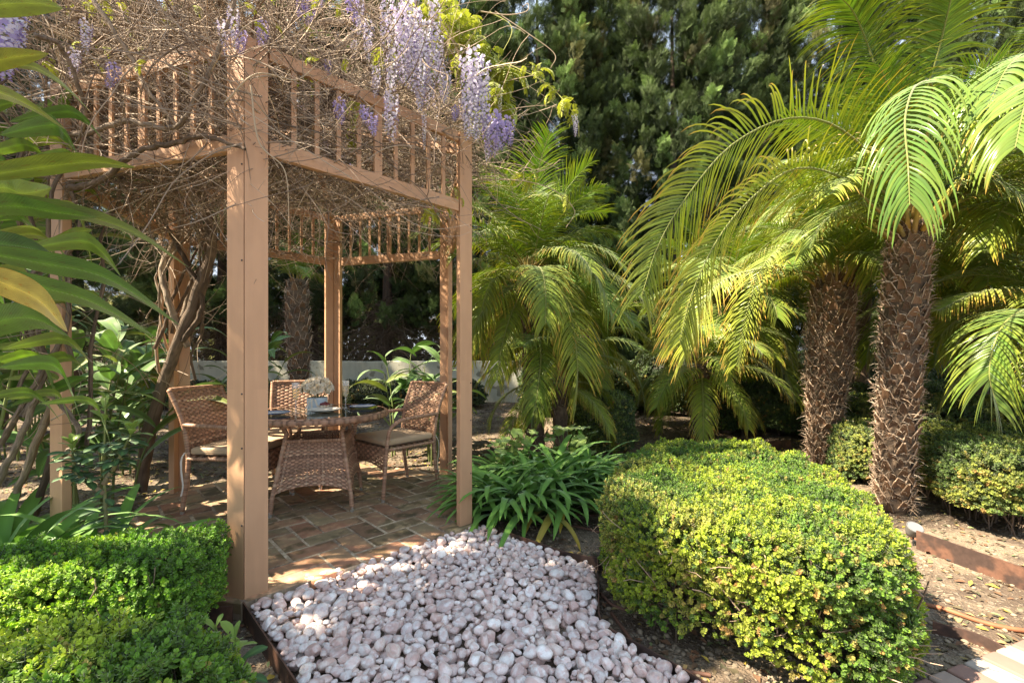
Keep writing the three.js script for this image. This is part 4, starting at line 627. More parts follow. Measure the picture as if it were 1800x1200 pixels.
function palm(name, label, o) {
  R = rng(o.seed);
  const by = soilY(o.base[0], o.base[1]), t = thing(name, label, 'palm tree', W(o.base[0], by, o.base[1]), 0, null), top = V3(o.top[0] - o.base[0], o.h - by, -(o.top[1] - o.base[1]));
  const axis = (u) => V3(top.x * Math.pow(u, 1.3), top.y * u, top.z * Math.pow(u, 1.3)), rad = (u) => lerp(o.r[0], o.r[1], sstep(0, 0.75, u)) * (u > 0.9 ? lerp(1, 0.62, (u - 0.9) / 0.1) : 1);
  let g = new GB(); const P = []; for (let k = 0; k <= 30; k++) P.push(axis(k / 30)); g.tube(P, (u) => rad(u) * 0.86 * (0.95 + 0.1 * vnoise(u * 25, o.seed)), 18, (u) => mul3([0.15, 0.105, 0.07], 0.6 + 0.7 * vnoise(u * 40, 3))); part('trunk', g.build(), M.bark, t);
  const trunkKids = t.children[0], ns = o.stubs ?? 0;
  for (let k = 0; k < ns; k++) {
    const u = (k + 0.5) / ns * 0.98, a = k * 2.39996 + rr(-0.12, 0.12), c = axis(u), rd = rad(u) * 0.84, m = part('leaf_base', stubGeos[k % 3], stubMats[Math.floor(R() * 3)], trunkKids), tilt = lerp(0.32, 0.18, u) + rr(-0.12, 0.25), s = rr(0.8, 1.2) * (o.stub ?? 0.07);
    const out = V3(Math.cos(a), 0, Math.sin(a)), y = out.clone().multiplyScalar(Math.sin(tilt)).addScaledVector(UP, Math.cos(tilt)), x = V3(-out.z, 0, out.x), z = x.clone().cross(y);
    m.position.copy(c).addScaledVector(out, rd); m.quaternion.setFromRotationMatrix(new THREE.Matrix4().makeBasis(x, y, z)); m.scale.set(s * rr(0.8, 1.2), s * rr(0.9, 1.5), s);
  }
  if (ns) { // fibres and split leaf-base ends
    g = new GB(); for (let k = 0; k < ns * 7; k++) { const u = R(), a = R() * 6.283, c = axis(u), out = V3(Math.cos(a), 0, Math.sin(a)), sd = V3(-out.z, 0, out.x), q = c.clone().addScaledVector(out, rad(u) * rr(0.86, 1.02)), d = out.clone().multiplyScalar(rr(0.1, 0.9)).addScaledVector(sd, rr(-1.1, 1.1)).addScaledVector(UP, rr(-0.35, 0.8)).normalize(), L = rr(0.03, 0.1) * (o.stub ?? 0.07) / 0.07, P2 = [q, q.clone().addScaledVector(d, L * 0.5), q.clone().addScaledVector(d, L).add(V3(0, -L * 0.3 * R(), 0))]; const c2 = mul3(R() < 0.3 ? [0.56, 0.46, 0.35] : [0.36, 0.26, 0.18], rr(0.5, 1.2)), wv = rdir().cross(d).normalize(); g.blade(P2, (v) => 0.0032 * (1 - v * 0.8), P2.map(() => wv), P2.map(() => out), 0, () => c2, 1); } part('fibre', g.build(), M.fibre, trunkKids, true);
  }
  const crown = new THREE.Group(); crown.name = 'crown'; crown.position.copy(top); t.add(crown);
  for (let k = 0; k < o.n; k++) {
    const f = (k + 0.5) / o.n, cl = Math.min(7, Math.floor((o.cl ? lerp(o.cl[0], o.cl[1], f) : f * 7.99) + rr(-0.4, 0.4) + 0.001) < 0 ? 0 : Math.floor((o.cl ? lerp(o.cl[0], o.cl[1], f) : f * 7.99))), m = part('frond', frondGeos[Math.min(7, cl)][k % 2], M.palm, crown), az = k * 2.39996 + rr(-0.25, 0.25) + (o.spin ?? 0);
    if (o.skip && o.skip(az)) { crown.remove(m); continue; }
    m.rotation.set(rr(-0.15, 0.15), az, rr(-0.1, 0.1), 'YXZ'); m.scale.setScalar(o.L * rr(0.82, 1.12)); m.position.set(Math.cos(az) * o.r[1] * 0.35, -0.05 * f - (cl > 4 ? 0.06 : 0), -Math.sin(az) * o.r[1] * 0.35);
  }
  if (ns > 200) for (let k = 0; k < 18; k++) { // old leaf stalks standing in the crown
    const gp = new GB(), a = k * 2.4 + rr(-0.2, 0.2), rb = o.r[1] * rr(0.45, 0.8), el = rr(0.7, 1.3), L = rr(0.18, 0.4), b = V3(Math.cos(a) * rb, rr(-0.16, -0.04), Math.sin(a) * rb), d = V3(Math.cos(a) * Math.cos(el), Math.sin(el), Math.sin(a) * Math.cos(el));
    gp.tube([b, b.clone().addScaledVector(d, L * 0.5), b.clone().addScaledVector(d, L).add(V3(Math.cos(a) * 0.03, 0, Math.sin(a) * 0.03))], (u) => lerp(0.021, 0.008, u), 6, (u) => mix3(R() < 0.5 ? [0.46, 0.26, 0.05] : [0.34, 0.21, 0.1], [0.3, 0.3, 0.05], u)); part('leaf_stalk', gp.build(), M.twig, crown);
  }
  (o.hero ?? []).forEach((h, i) => { const gg = new GB(), P = curve(h.p.map(([x, y, Z]) => px(x, y, Z).sub(t.position).sub(top)), 26); frond(gg, P, { seed: 900 + i + o.seed, n: Math.round((h.n ?? 56) * 1.5), L: (h.L ?? 0.42) * 1.12, droop: h.droop ?? 0.19, yellow: h.yellow ?? 0.6, w: h.w ?? 0.0082, lift: h.lift ?? 0.3, rad: 0.012, c0: h.c0, c1: h.c1, up: h.up && V3(...h.up).normalize() }); part('frond', gg.build(), M.palm, crown); });
  return t;
}
palm('pygmy_date_palm', 'date palm with the nearer thick shaggy trunk, right of the big hedge', { seed: 501, base: [3.1, 3.55], top: [3.2, 3.5], h: 2.24, r: [0.128, 0.152], stubs: 300, stub: 0.068, n: 32, L: 1.25, cl: [0, 4.9], spin: 0.4, skip: (az) => { const a = ((az % 6.283) + 6.283) % 6.283; return a > 3.7 && a < 5.3; },
  hero: [
    { p: [[1590, 380, 3.5], [1545, 290, 3.42], [1470, 222, 3.3], [1385, 208, 3.15], [1290, 252, 3.0], [1215, 335, 2.9], [1160, 425, 2.85], [1128, 520, 2.82]], L: 0.5, yellow: 0.7, n: 58, up: [0.15, 0.72, -0.68], droop: 0.15, lift: 0.15 },
    { p: [[1585, 400, 3.4], [1535, 362, 3.3], [1480, 312, 3.15], [1400, 296, 3.0], [1325, 345, 2.9], [1262, 420, 2.82], [1215, 520, 2.8], [1195, 600, 2.8]], L: 0.42, yellow: 0.95, n: 52, up: [0.1, 0.8, -0.6], droop: 0.16, lift: 0.15 },
    { p: [[1605, 380, 3.4], [1640, 170, 3.15], [1612, 150, 2.85], [1592, 205, 2.6], [1597, 290, 2.45], [1600, 360, 2.4]], L: 0.42, yellow: 0.25, n: 26, w: 0.0082, lift: 0.15, droop: 0.34, c1: [0.24, 0.3, 0.01] },
    { p: [[1600, 370, 3.5], [1615, 220, 3.4], [1650, 90, 3.25], [1672, 0, 3.1], [1690, -80, 2.95]], L: 0.42, yellow: 0.35, n: 50, w: 0.009 },
    { p: [[1595, 370, 3.5], [1565, 200, 3.45], [1530, 90, 3.4], [1500, 20, 3.3], [1470, -10, 3.2]], L: 0.4, yellow: 0.4, n: 46 },
    { p: [[1630, 400, 3.45], [1700, 330, 3.3], [1770, 330, 3.1], [1830, 400, 2.95]], L: 0.4, yellow: 0.5, n: 46 } ] });
palm('pygmy_date_palm', 'date palm with the thick shaggy trunk left of the nearer one', { seed: 502, base: [3.55, 4.98], top: [3.66, 4.95], h: 2.09, r: [0.155, 0.235], stubs: 300, stub: 0.085, n: 40, L: 1.2, cl: [0, 4.7], spin: 1.1,
  hero: [{ p: [[1440, 470, 4.8], [1390, 430, 4.7], [1340, 470, 4.6], [1310, 560, 4.5], [1295, 640, 4.45]], L: 0.4, yellow: 0.85, n: 44 }, { p: [[1430, 480, 4.7], [1360, 470, 4.5], [1260, 500, 4.3], [1220, 580, 4.2], [1200, 640, 4.2]], L: 0.4, yellow: 0.9, n: 44 }] });
palm('pygmy_date_palm', 'tall bushy date palm growing behind the right pergola post', { seed: 503, base: [0.28, 5.2], top: [0.22, 5.2], h: 2.15, r: [0.13, 0.15], stubs: 60, stub: 0.07, n: 42, L: 1.45, cl: [0, 7.6], spin: 0.2,
  hero: [{ p: [[930, 470, 5.0], [985, 445, 4.7], [1045, 480, 4.4], [1080, 560, 4.2]], L: 0.42, yellow: 0.3, n: 46 }, { p: [[920, 500, 5], [960, 480, 4.6], [1000, 540, 4.3], [1015, 640, 4.1], [1012, 720, 4.1]], L: 0.36, yellow: 0.75, n: 46 }, { p: [[900, 510, 5], [868, 490, 4.8], [848, 540, 4.6], [840, 620, 4.5]], L: 0.36, yellow: 0.8, n: 40 }, { p: [[930, 540, 4.9], [950, 610, 4.5], [945, 690, 4.3], [935, 740, 4.25]], L: 0.3, yellow: 0.45, n: 40 }] });
palm('pygmy_date_palm', 'low date palm with drooping fronds standing by the wall in the centre', { seed: 504, base: [2.6, 6.0], top: [2.6, 6.0], h: 1.08, r: [0.1, 0.12], stubs: 30, stub: 0.07, n: 26, L: 1.15, cl: [1.5, 7.9], spin: 0.9 });
palm('pygmy_date_palm', 'date palm whose trunk is outside the frame, fronds entering top right', { seed: 505, base: [4.75, 3.7], top: [4.7, 3.65], h: 2.6, r: [0.19, 0.21], n: 30, L: 1.35, cl: [0, 6.6], spin: 0.1,
  hero: [{ p: [[1890, 150, 3.2], [1840, 90, 3.0], [1780, 110, 2.85], [1735, 190, 2.75]], L: 0.5, yellow: 0.4, n: 26, w: 0.01, droop: 0.32, c1: [0.24, 0.3, 0.01] }, { p: [[1900, 130, 2.9], [1860, 120, 2.6], [1810, 170, 2.4], [1785, 260, 2.3]], L: 0.46, yellow: 0.5, n: 24, w: 0.01, droop: 0.34, c1: [0.26, 0.3, 0.01] }] });
palm('pygmy_date_palm', 'low date palm with arching green fronds at the right edge', { seed: 506, base: [4.6, 3.5], top: [4.55, 3.45], h: 1.45, r: [0.13, 0.15], n: 20, L: 1.1, cl: [1, 6.5], spin: 0.6,
  hero: [{ p: [[1880, 590, 3.2], [1820, 545, 3.1], [1765, 570, 3.0], [1740, 650, 2.95], [1755, 720, 2.9]], L: 0.34, yellow: 0.3, n: 40 }, { p: [[1870, 570, 3.4], [1800, 525, 3.4], [1720, 515, 3.4], [1650, 545, 3.4]], L: 0.3, yellow: 0.75, n: 44 }] });
palm('pygmy_date_palm', 'date palm crown filling the gap behind the two thick trunks', { seed: 507, base: [3.3, 6.7], top: [3.3, 6.7], h: 1.95, r: [0.14, 0.16], stubs: 20, n: 56, L: 1.5, cl: [0, 7.9], spin: 1.9 });
palm('pygmy_date_palm', 'dense date palm crown in the background right of the thick trunks', { seed: 508, base: [5.6, 5.3], top: [5.6, 5.3], h: 2.2, r: [0.15, 0.17], stubs: 20, n: 58, L: 1.6, cl: [0, 7.9], spin: 2.6 });
palm('pygmy_date_palm', 'tall date palm behind, its crown above the thick trunks', { seed: 509, base: [5.2, 6.6], top: [5.2, 6.5], h: 3.3, r: [0.16, 0.18], n: 50, L: 1.7, cl: [0, 7.5], spin: 0.3 });
palm('pygmy_date_palm', 'date palm trunk in shade behind the pergola, seen over the table', { seed: 510, base: [-3.5, 7.2], top: [-3.55, 7.2], h: 2.45, r: [0.15, 0.2], stubs: 130, stub: 0.085, n: 12, L: 0.9, cl: [0, 3.5], spin: 0.3 });
palm('pygmy_date_palm', 'green date palm seen between the tall palm and the low one by the wall', { seed: 511, base: [1.05, 6.6], top: [1.1, 6.6], h: 1.5, r: [0.12, 0.14], stubs: 40, n: 26, L: 1.25, cl: [0.5, 7.5], spin: 1.7 });
palm('pygmy_date_palm', 'young date palm at the foot of the tall bushy palm behind the strappy clump', { seed: 512, base: [0.55, 5.0], top: [0.55, 5.0], h: 0.95, r: [0.09, 0.1], stubs: 16, stub: 0.06, n: 22, L: 1.0, cl: [1, 7.6], spin: 2.2 });

// ================================================================== strap-leaved clumps (right and left of the patio)
const strapGeos = [0, 1, 2, 3, 4, 5, 6, 7].map((s) => {
  const r = rng(700 + s), g = new GB(), e0 = lerp(1.45, 0.75, s / 7), P = arch(1, e0, lerp(1.1, 2.0, r()) + 0.3, 12, 1.5), yel = s === 7;
  const S = P.map(() => V3(0, 0, 1)), N = P.map((p, k) => { const t = P[Math.min(11, k + 1)].clone().sub(P[Math.max(0, k - 1)]).normalize(); return V3(-t.y, t.x, 0); });
  g.blade(P, (t) => 0.036 * (t < 0.15 ? 0.7 + t * 2 : Math.pow(1 - t, 0.45) + 0.02), S, N, 0.3, (t, e) => mul3(yel ? mix3([0.16, 0.24, 0.03], [0.5, 0.36, 0.04], t) : mix3([0.08, 0.2, 0.02], [0.15, 0.33, 0.035], t), e === 0 ? 1.15 : 0.95), 2); return g.build();
});
function strapPlant(label, X, Z, o) {
  R = rng(o.seed); const t = thing('strap_leaf_plant', label, 'plant', W(X, soilY(X, Z) - 0.01, Z));
  for (let k = 0; k < o.n; k++) { const f = k / o.n, i = R() < (o.yellow ?? 0.04) ? 7 : Math.min(6, Math.floor(f * 7)), m = part('leaf', strapGeos[i], M.waxy, t), a = k * 2.39996 + rr(-0.3, 0.3); m.rotation.set(rr(-0.25, 0.25), a, rr(-0.12, 0.12), 'YXZ'); m.position.set(Math.cos(a) * 0.03, 0, -Math.sin(a) * 0.03); const s = o.L * rr(0.75, 1.15); m.scale.set(s, s, s * (o.w ?? 1.15)); }
  return t;
}
[['strap leaved plant right beside the right pergola post, spilling on the bricks', -0.05, 3.35, 0.46], ['strap leaved plant with long leaves hanging over the soil at the clump front', 0.13, 3.32, 0.5], ['strap leaved plant in the middle of the green clump', 0.3, 3.75, 0.56], ['strap leaved plant with yellowing leaves at the right front of the clump', 0.42, 3.5, 0.52, 0.2], ['strap leaved plant at the right end of the clump near the small bush', 0.68, 3.85, 0.52], ['strap leaved plant at the back of the clump behind the post', 0.0, 3.95, 0.5], ['strap leaved plant poking out left of the right post', -0.22, 3.55, 0.45]].forEach(([l, X, Z, L, y], i) => strapPlant(l, X, Z, { seed: 800 + i, n: 72, L: L * 1.35, w: 1.5, yellow: y ?? 0.05 }));
[['broad strap leaved plant at the left edge behind the hedge', -2.42, 2.05, 0.62], ['strap leaved plant between the left hedge and the patio edge', -2.1, 2.2, 0.52], ['strap leaved plant in the corner left of the leafy sapling', -2.75, 2.3, 0.6]].forEach(([l, X, Z, L], i) => strapPlant(l, X, Z, { seed: 820 + i, n: 40, L: L * 1.3, w: 1.5 }));
{ // round-leaved plants in the clump
  const lobed = (() => { const g = new GB(), n = 26, c = [0.24, 0.36, 0.06], ctr = g.v(0, 0, 0, [0.3, 0.42, 0.12]); const a = []; for (let k = 0; k <= n; k++) { const t = lerp(0.25, 6.03, k / n), r = 1 + 0.06 * Math.sin(t * 9); a.push(g.v(Math.cos(t) * r * 0.6, 0.1, Math.sin(t) * r * 0.6, c), g.v(Math.cos(t) * r, 0.1 + 0.14 * Math.sin(t * 5), Math.sin(t) * r, mul3(c, 0.85))); } for (let k = 0; k < n; k++) { g.t(ctr, a[2 * k], a[2 * k + 2]); g.q(a[2 * k], a[2 * k + 1], a[2 * k + 3], a[2 * k + 2]); } return g.build(); })();
  [['round leaved plant with a pale cupped leaf rising left in the strappy clump', 0.0, 3.9, 870], ['round leaved plant behind the strappy clump on the right', 0.55, 4.15, 871]].forEach(([l, X, Z, s]) => { R = rng(s); const t = thing('round_leaf_plant', l, 'plant', W(X, soilY(X, Z), Z)), g = new GB(); for (let k = 0; k < 22; k++) { const a = R() * 6.3, h = rr(0.32, 0.58), rad = rr(0.03, 0.24), q = V3(Math.cos(a) * rad, h, Math.sin(a) * rad); g.tube([V3(0, 0, 0), V3(q.x * 0.5, h * 0.6, q.z * 0.5), q], 0.003, 5, [0.16, 0.26, 0.06]); const m = part('leaf', lobed, M.leaf, t); m.position.copy(q); m.scale.setScalar(rr(0.045, 0.075)); m.rotation.set(rr(-0.6, 0.7), R() * 6.3, rr(-0.6, 0.6)); } part('stems', g.build(), M.twig, t); });
}

// ================================================================== ginger plants with big lance leaves
function lance(g, P, wmax, S, c0, c1, wave = 0.1) {
  const N = P.map((p, k) => { const t = P[Math.min(P.length - 1, k + 1)].clone().sub(P[Math.max(0, k - 1)]).normalize(); return S.clone().cross(t).normalize(); }), SS = P.map(() => S);
  g.blade(P, (t) => wmax * Math.pow(Math.sin(Math.PI * Math.pow(clamp(t, 0.002, 0.998), 0.8)), 0.75), SS, N, wave, (t, e) => mul3(mix3(c0, c1, 0.5 + 0.5 * Math.sin(t * 40 + Math.abs(e) * 14) * 0.12 + 0.1 * t), Math.abs(e) < 0.05 ? 1.5 : 0.95 + 0.08 * (Math.abs(e) > 0.9)), 6);
}
const gLeaf = [0, 1, 2, 3, 4].map((s) => { const g = new GB(), r = rng(900 + s), P = arch(1, 0.5 + 0.3 * r(), 0.6 + 1.1 * r(), 14, 1.4); lance(g, P, 0.115, V3(0, 0.15 * (r() - 0.5), 1).normalize(), [0.09, 0.2, 0.03], s === 4 ? [0.3, 0.32, 0.03] : [0.13, 0.27, 0.04], 0.22); return g.build(); });
function ginger(label, X, Z, o) {
  R = rng(o.seed); const by = soilY(X, Z), t = thing('ginger_plant', label, 'plant', W(X, by, Z)), g = new GB();
  for (let s = 0; s < o.stems; s++) {
    const a = s * 2.4 + R(), lean = rr(0.1, 0.5) * o.h * (o.lean ?? 0.6), h = o.h * rr(0.65, 1.1), b = V3(Math.cos(a) * rr(0.03, 0.3), 0, Math.sin(a) * rr(0.03, 0.3)), P = curve([b, b.clone().add(V3(Math.cos(a) * lean * 0.3, h * 0.55, Math.sin(a) * lean * 0.3)), b.clone().add(V3(Math.cos(a) * lean, h, Math.sin(a) * lean))], 16), pl = R() * 6.3;
    g.tube(P, (u) => lerp(0.011, 0.004, u), 6, mul3([0.16, 0.2, 0.06], rr(0.7, 1.2)), false);
    for (let k = 0; k < o.leaves; k++) { const u = lerp(0.3, 1, k / (o.leaves - 1)), q = P[Math.round(u * 16)], m = part('leaf', gLeaf[Math.floor(R() * 4.6)], M.ginger, t); m.position.copy(q); m.rotation.set(rr(-0.4, 0.4), pl + (k % 2) * Math.PI + rr(-0.5, 0.5), rr(-0.1, 0.35), 'YXZ'); m.scale.setScalar(o.L * rr(0.75, 1.2)); }
  }
  part('stems', g.build(), M.twig, t); return t;
}
ginger('ginger plant with long leaves behind the patio, right of the back post', -1.45, 5.55, { seed: 951, stems: 4, h: 1.25, leaves: 7, L: 0.5, lean: 0.4 });
ginger('ginger plant with leaves beside the right chair, behind the patio', -0.95, 5.25, { seed: 952, stems: 5, h: 1.3, leaves: 7, L: 0.5, lean: 0.4 });
ginger('sunlit ginger plant left of the patio between the two left posts', -3.35, 3.5, { seed: 953, stems: 8, h: 1.35, leaves: 8, L: 0.52 });
ginger('ginger plant in the shade behind the left side of the patio', -4.2, 4.8, { seed: 954, stems: 8, h: 1.5, leaves: 8, L: 0.55 });
ginger('tall ginger plant at the left edge behind the twisted stems', -3.6, 2.7, { seed: 955, stems: 9, h: 2.3, leaves: 9, L: 0.58 });
ginger('ginger plant behind the leaning trunk left of the back left post', -3.5, 5.6, { seed: 956, stems: 7, h: 1.35, leaves: 8, L: 0.5 });
ginger('tall ginger plant by the wall at the far left', -6.0, 5.4, { seed: 957, stems: 10, h: 2.3, leaves: 9, L: 0.6 });
ginger('tall ginger plant at the far left edge under the wisteria', -4.8, 3.3, { seed: 958, stems: 10, h: 2.7, leaves: 9, L: 0.6 });
{ // nearest ginger: leaves reaching in from the left edge
  const t = thing('ginger_plant', 'nearest ginger plant, huge glossy leaves reaching in from the left edge', 'plant', W(-2.0, -0.09, 1.15)), g = new GB();
  const leaf = (pts, w, S, c0, c1, label) => { const gg = new GB(); lance(gg, curve(pts.map(([x, y, Z]) => px(x, y, Z).sub(t.position)), 22), w * 0.85, V3(...S).normalize(), c0, c1, 0.18); const m = part('leaf', gg.build(), M.ginger, t); if (label) m.userData.label = label; };
  const G0 = [0.06, 0.17, 0.008], G1 = [0.13, 0.29, 0.012], Y0 = [0.2, 0.3, 0.02], Y1 = [0.28, 0.38, 0.03];
  leaf([[-90, 318, 1.1], [60, 296, 1.2], [160, 285, 1.25], [238, 294, 1.3]], 0.042, [0.1, 0.35, 1], Y0, Y1);
  leaf([[-70, 345, 1.25], [90, 366, 1.3], [220, 402, 1.32], [332, 470, 1.34]], 0.042, [0.15, 0.6, 1], G0, Y0);
  leaf([[-60, 440, 1.05], [70, 462, 1.1], [190, 490, 1.12], [316, 572, 1.14]], 0.04, [0.1, 1, 0.75], G0, G1);
  leaf([[-60, 470, 1.0], [60, 502, 1.05], [160, 530, 1.08], [273, 593, 1.1]], 0.036, [0.1, 1, 0.6], G0, G1);
  leaf([[-50, 480, 0.9], [10, 500, 0.95], [70, 530, 0.98], [118, 583, 1.0]], 0.042, [0.7, 1, 0.3], [0.5, 0.46, 0.1], [0.62, 0.5, 0.08], 'yellowed leaf');
  leaf([[-80, 425, 1.1], [0, 428, 1.12], [60, 438, 1.14], [104, 458, 1.15]], 0.04, [0, 1, 0.8], [0.04, 0.13, 0.03], G0);
  leaf([[-80, 372, 1.2], [20, 362, 1.2], [90, 372, 1.25], [170, 382, 1.3]], 0.045, [0, 0.7, 1], G0, G1);
  leaf([[-70, 130, 1.15], [-20, 110, 1.15], [30, 100, 1.15], [85, 94, 1.15]], 0.03, [0, 0.6, 1], Y0, [0.4, 0.42, 0.03]);
  leaf([[20, 115, 1.3], [60, 118, 1.3], [110, 150, 1.3], [160, 198, 1.3]], 0.018, [0.3, 0.6, 1], Y0, Y1);
  leaf([[-90, 150, 1.2], [-10, 160, 1.2], [50, 185, 1.2], [118, 230, 1.25]], 0.028, [0.2, 0.7, 1], Y0, Y1);
  leaf([[-80, 20, 1.4], [0, 8, 1.4], [60, 6, 1.4], [110, 14, 1.4]], 0.04, [0, 0.8, 0.6], Y0, Y1);
  leaf([[-70, 600, 1.2], [0, 565, 1.2], [60, 560, 1.2], [120, 590, 1.25]], 0.05, [0, 1, 0.6], G0, G1);
  leaf([[-80, 350, 1.5], [0, 330, 1.55], [40, 340, 1.6], [90, 330, 1.6]], 0.07, [0.1, 1, 0.3], Y0, Y1);
  R = rng(961);
  for (let k = 0; k < 70; k++) { const x = rr(-120, 130), y = rr(170, 720), Z = rr(1.7, 2.7), a = rr(-0.6, 0.9), L = rr(110, 230) / Z; leaf([[x - 60, y, Z], [x + L * 0.35, y - 20 + a * 20, Z], [x + L * 0.7, y - 10 + a * 60, Z + 0.05], [x + L, y + 20 + a * 120, Z + 0.1]], rr(0.025, 0.05), [0.2, rr(0.4, 1), rr(0.3, 1)], R() < 0.55 ? Y0 : G0, R() < 0.5 ? Y1 : G1); }
  for (let k = 0; k < 9; k++) { const x = rr(-0.2, 0.1), z = rr(0, 0.3); g.tube(curve([V3(x, 0, z), V3(x + 0.05, 1, z - 0.03), V3(x, 2.1, z)], 12), (u) => lerp(0.012, 0.005, u), 6, [0.17, 0.2, 0.06], false); }
  part('stems', g.build(), M.twig, t);
}

// ================================================================== two young shrubs with leathery leaves
const spoon = (() => { const g = new GB(), P = arch(1, 0.35, 0.7, 9), S = V3(0, 0, 1), N = P.map(() => V3(-0.2, 1, 0).normalize()); g.blade(P, (t) => 0.19 * (t < 0.6 ? Math.pow(t / 0.6, 0.9) * 0.95 + 0.05 : Math.sqrt(Math.max(0, 1 - ((t - 0.6) / 0.4) ** 2)) + 0.01), P.map(() => S), N, 0.18, (t, e) => mul3([0.05, 0.12, 0.03], e === 0 ? 1.8 : 1), 4); return g.build(); })();
const spoonY = (() => { const g = spoon.clone(); return paint(g, [0.22, 0.34, 0.05]); })();
function sapling(label, X, Z, o) {
  R = rng(o.seed); const by = soilY(X, Z), t = thing('leafy_sapling', label, 'shrub', W(X, by, Z)), g = new GB();
  for (const st of o.st) {
    const P = curve(st.map(([x, y, z]) => V3(x, y, z)), 20); g.tube(P, (u) => lerp(o.rad, 0.003, u), 7, (u) => mix3([0.3, 0.22, 0.14], [0.2, 0.26, 0.07], u), false);
    for (let k = 0; k < o.n; k++) { const f = k / (o.n - 1), u = lerp(o.from, 1, f), q = P[Math.min(20, Math.round(u * 20))], m = part('leaf', f > o.young ? spoonY : spoon, M.waxy, t); m.position.copy(q); m.rotation.set(rr(-0.3, 0.3), k * 2.4 + rr(-0.4, 0.4), rr(-0.5, 0.1) + (f > 0.85 ? 0.9 : 0.1), 'YXZ'); m.scale.setScalar(o.L * rr(0.7, 1.15) * (f > 0.9 ? 0.7 : 1)); }
  }
  part('stem', g.build(), M.twig, t); return t;
}
sapling('slender dark leaved sapling with bare foot between left hedge and patio', -2.06, 2.2, { seed: 971, rad: 0.013, L: 0.095, n: 60, from: 0.35, young: 0.82, st: [[[0, 0, 0], [0.015, 0.3, 0], [0.005, 0.65, 0], [0.03, 1.03, 0.02]], [[0.005, 0.6, 0], [0.1, 0.72, 0.03], [0.17, 0.88, 0.02]], [[0.005, 0.55, 0], [-0.1, 0.66, 0.03], [-0.14, 0.8, 0.02]]] });
sapling('low sapling with blue green leaves and yellow shoots beside the steel edging', -0.93, 1.43, { seed: 972, rad: 0.007, L: 0.085, n: 20, from: 0.35, young: 0.65, st: [[[0, 0, 0], [0.02, 0.16, 0.02], [-0.02, 0.37, 0.03]], [[0.01, 0.12, 0], [0.06, 0.2, 0.05], [0.05, 0.34, 0.04]], [[0, 0.08, 0], [0.06, 0.13, 0.1], [0.09, 0.19, 0.14]]] });

// ================================================================== cypress screen behind the wall
const spray = (() => {
  const r = rng(1000), g = new GB();
  const scale = (p, d, L, w, c) => { const s = V3(0, 0, 1).cross(d).normalize().multiplyScalar(w), n = V3(0, 0, 1).multiplyScalar((r() - 0.5) * w); const a = g.vv(p, mul3(c, 0.7)), b = g.vv(p.clone().addScaledVector(d, L * 0.5).add(s).add(n), c), e = g.vv(p.clone().addScaledVector(d, L), mul3(c, 1.15)), f = g.vv(p.clone().addScaledVector(d, L * 0.5).sub(s).sub(n), c); g.q(a, b, e, f); };
  for (let i = 0; i < 11; i++) { const t = i / 11, p = V3(0.02 * Math.sin(i), t, (r() - 0.5) * 0.08); scale(p, V3((r() - 0.5) * 0.3, 1, (r() - 0.5) * 0.4).normalize(), 0.16, 0.012, [0.9, 0.9, 0.9]); for (const sd of [-1, 1]) { const L = 0.4 * (1 - t) + 0.1, d = V3(sd * 0.72, 0.7, (r() - 0.5) * 0.9).normalize(); for (let k = 0; k < 4; k++) { const q = p.clone().addScaledVector(d, L * k / 4), c = 0.8 + 0.3 * k / 4; scale(q, d.clone().add(V3((r() - 0.5) * 0.5, 0.25, (r() - 0.5) * 0.6)).normalize(), L * 0.42 + 0.03, 0.0125, [c, c, c]); if (k) scale(q, d.clone().add(V3(-sd * 1.0, 0.4, (r() - 0.5))).normalize(), L * 0.3 + 0.03, 0.011, [c, c, c]); } } }
  return g.build();
})();
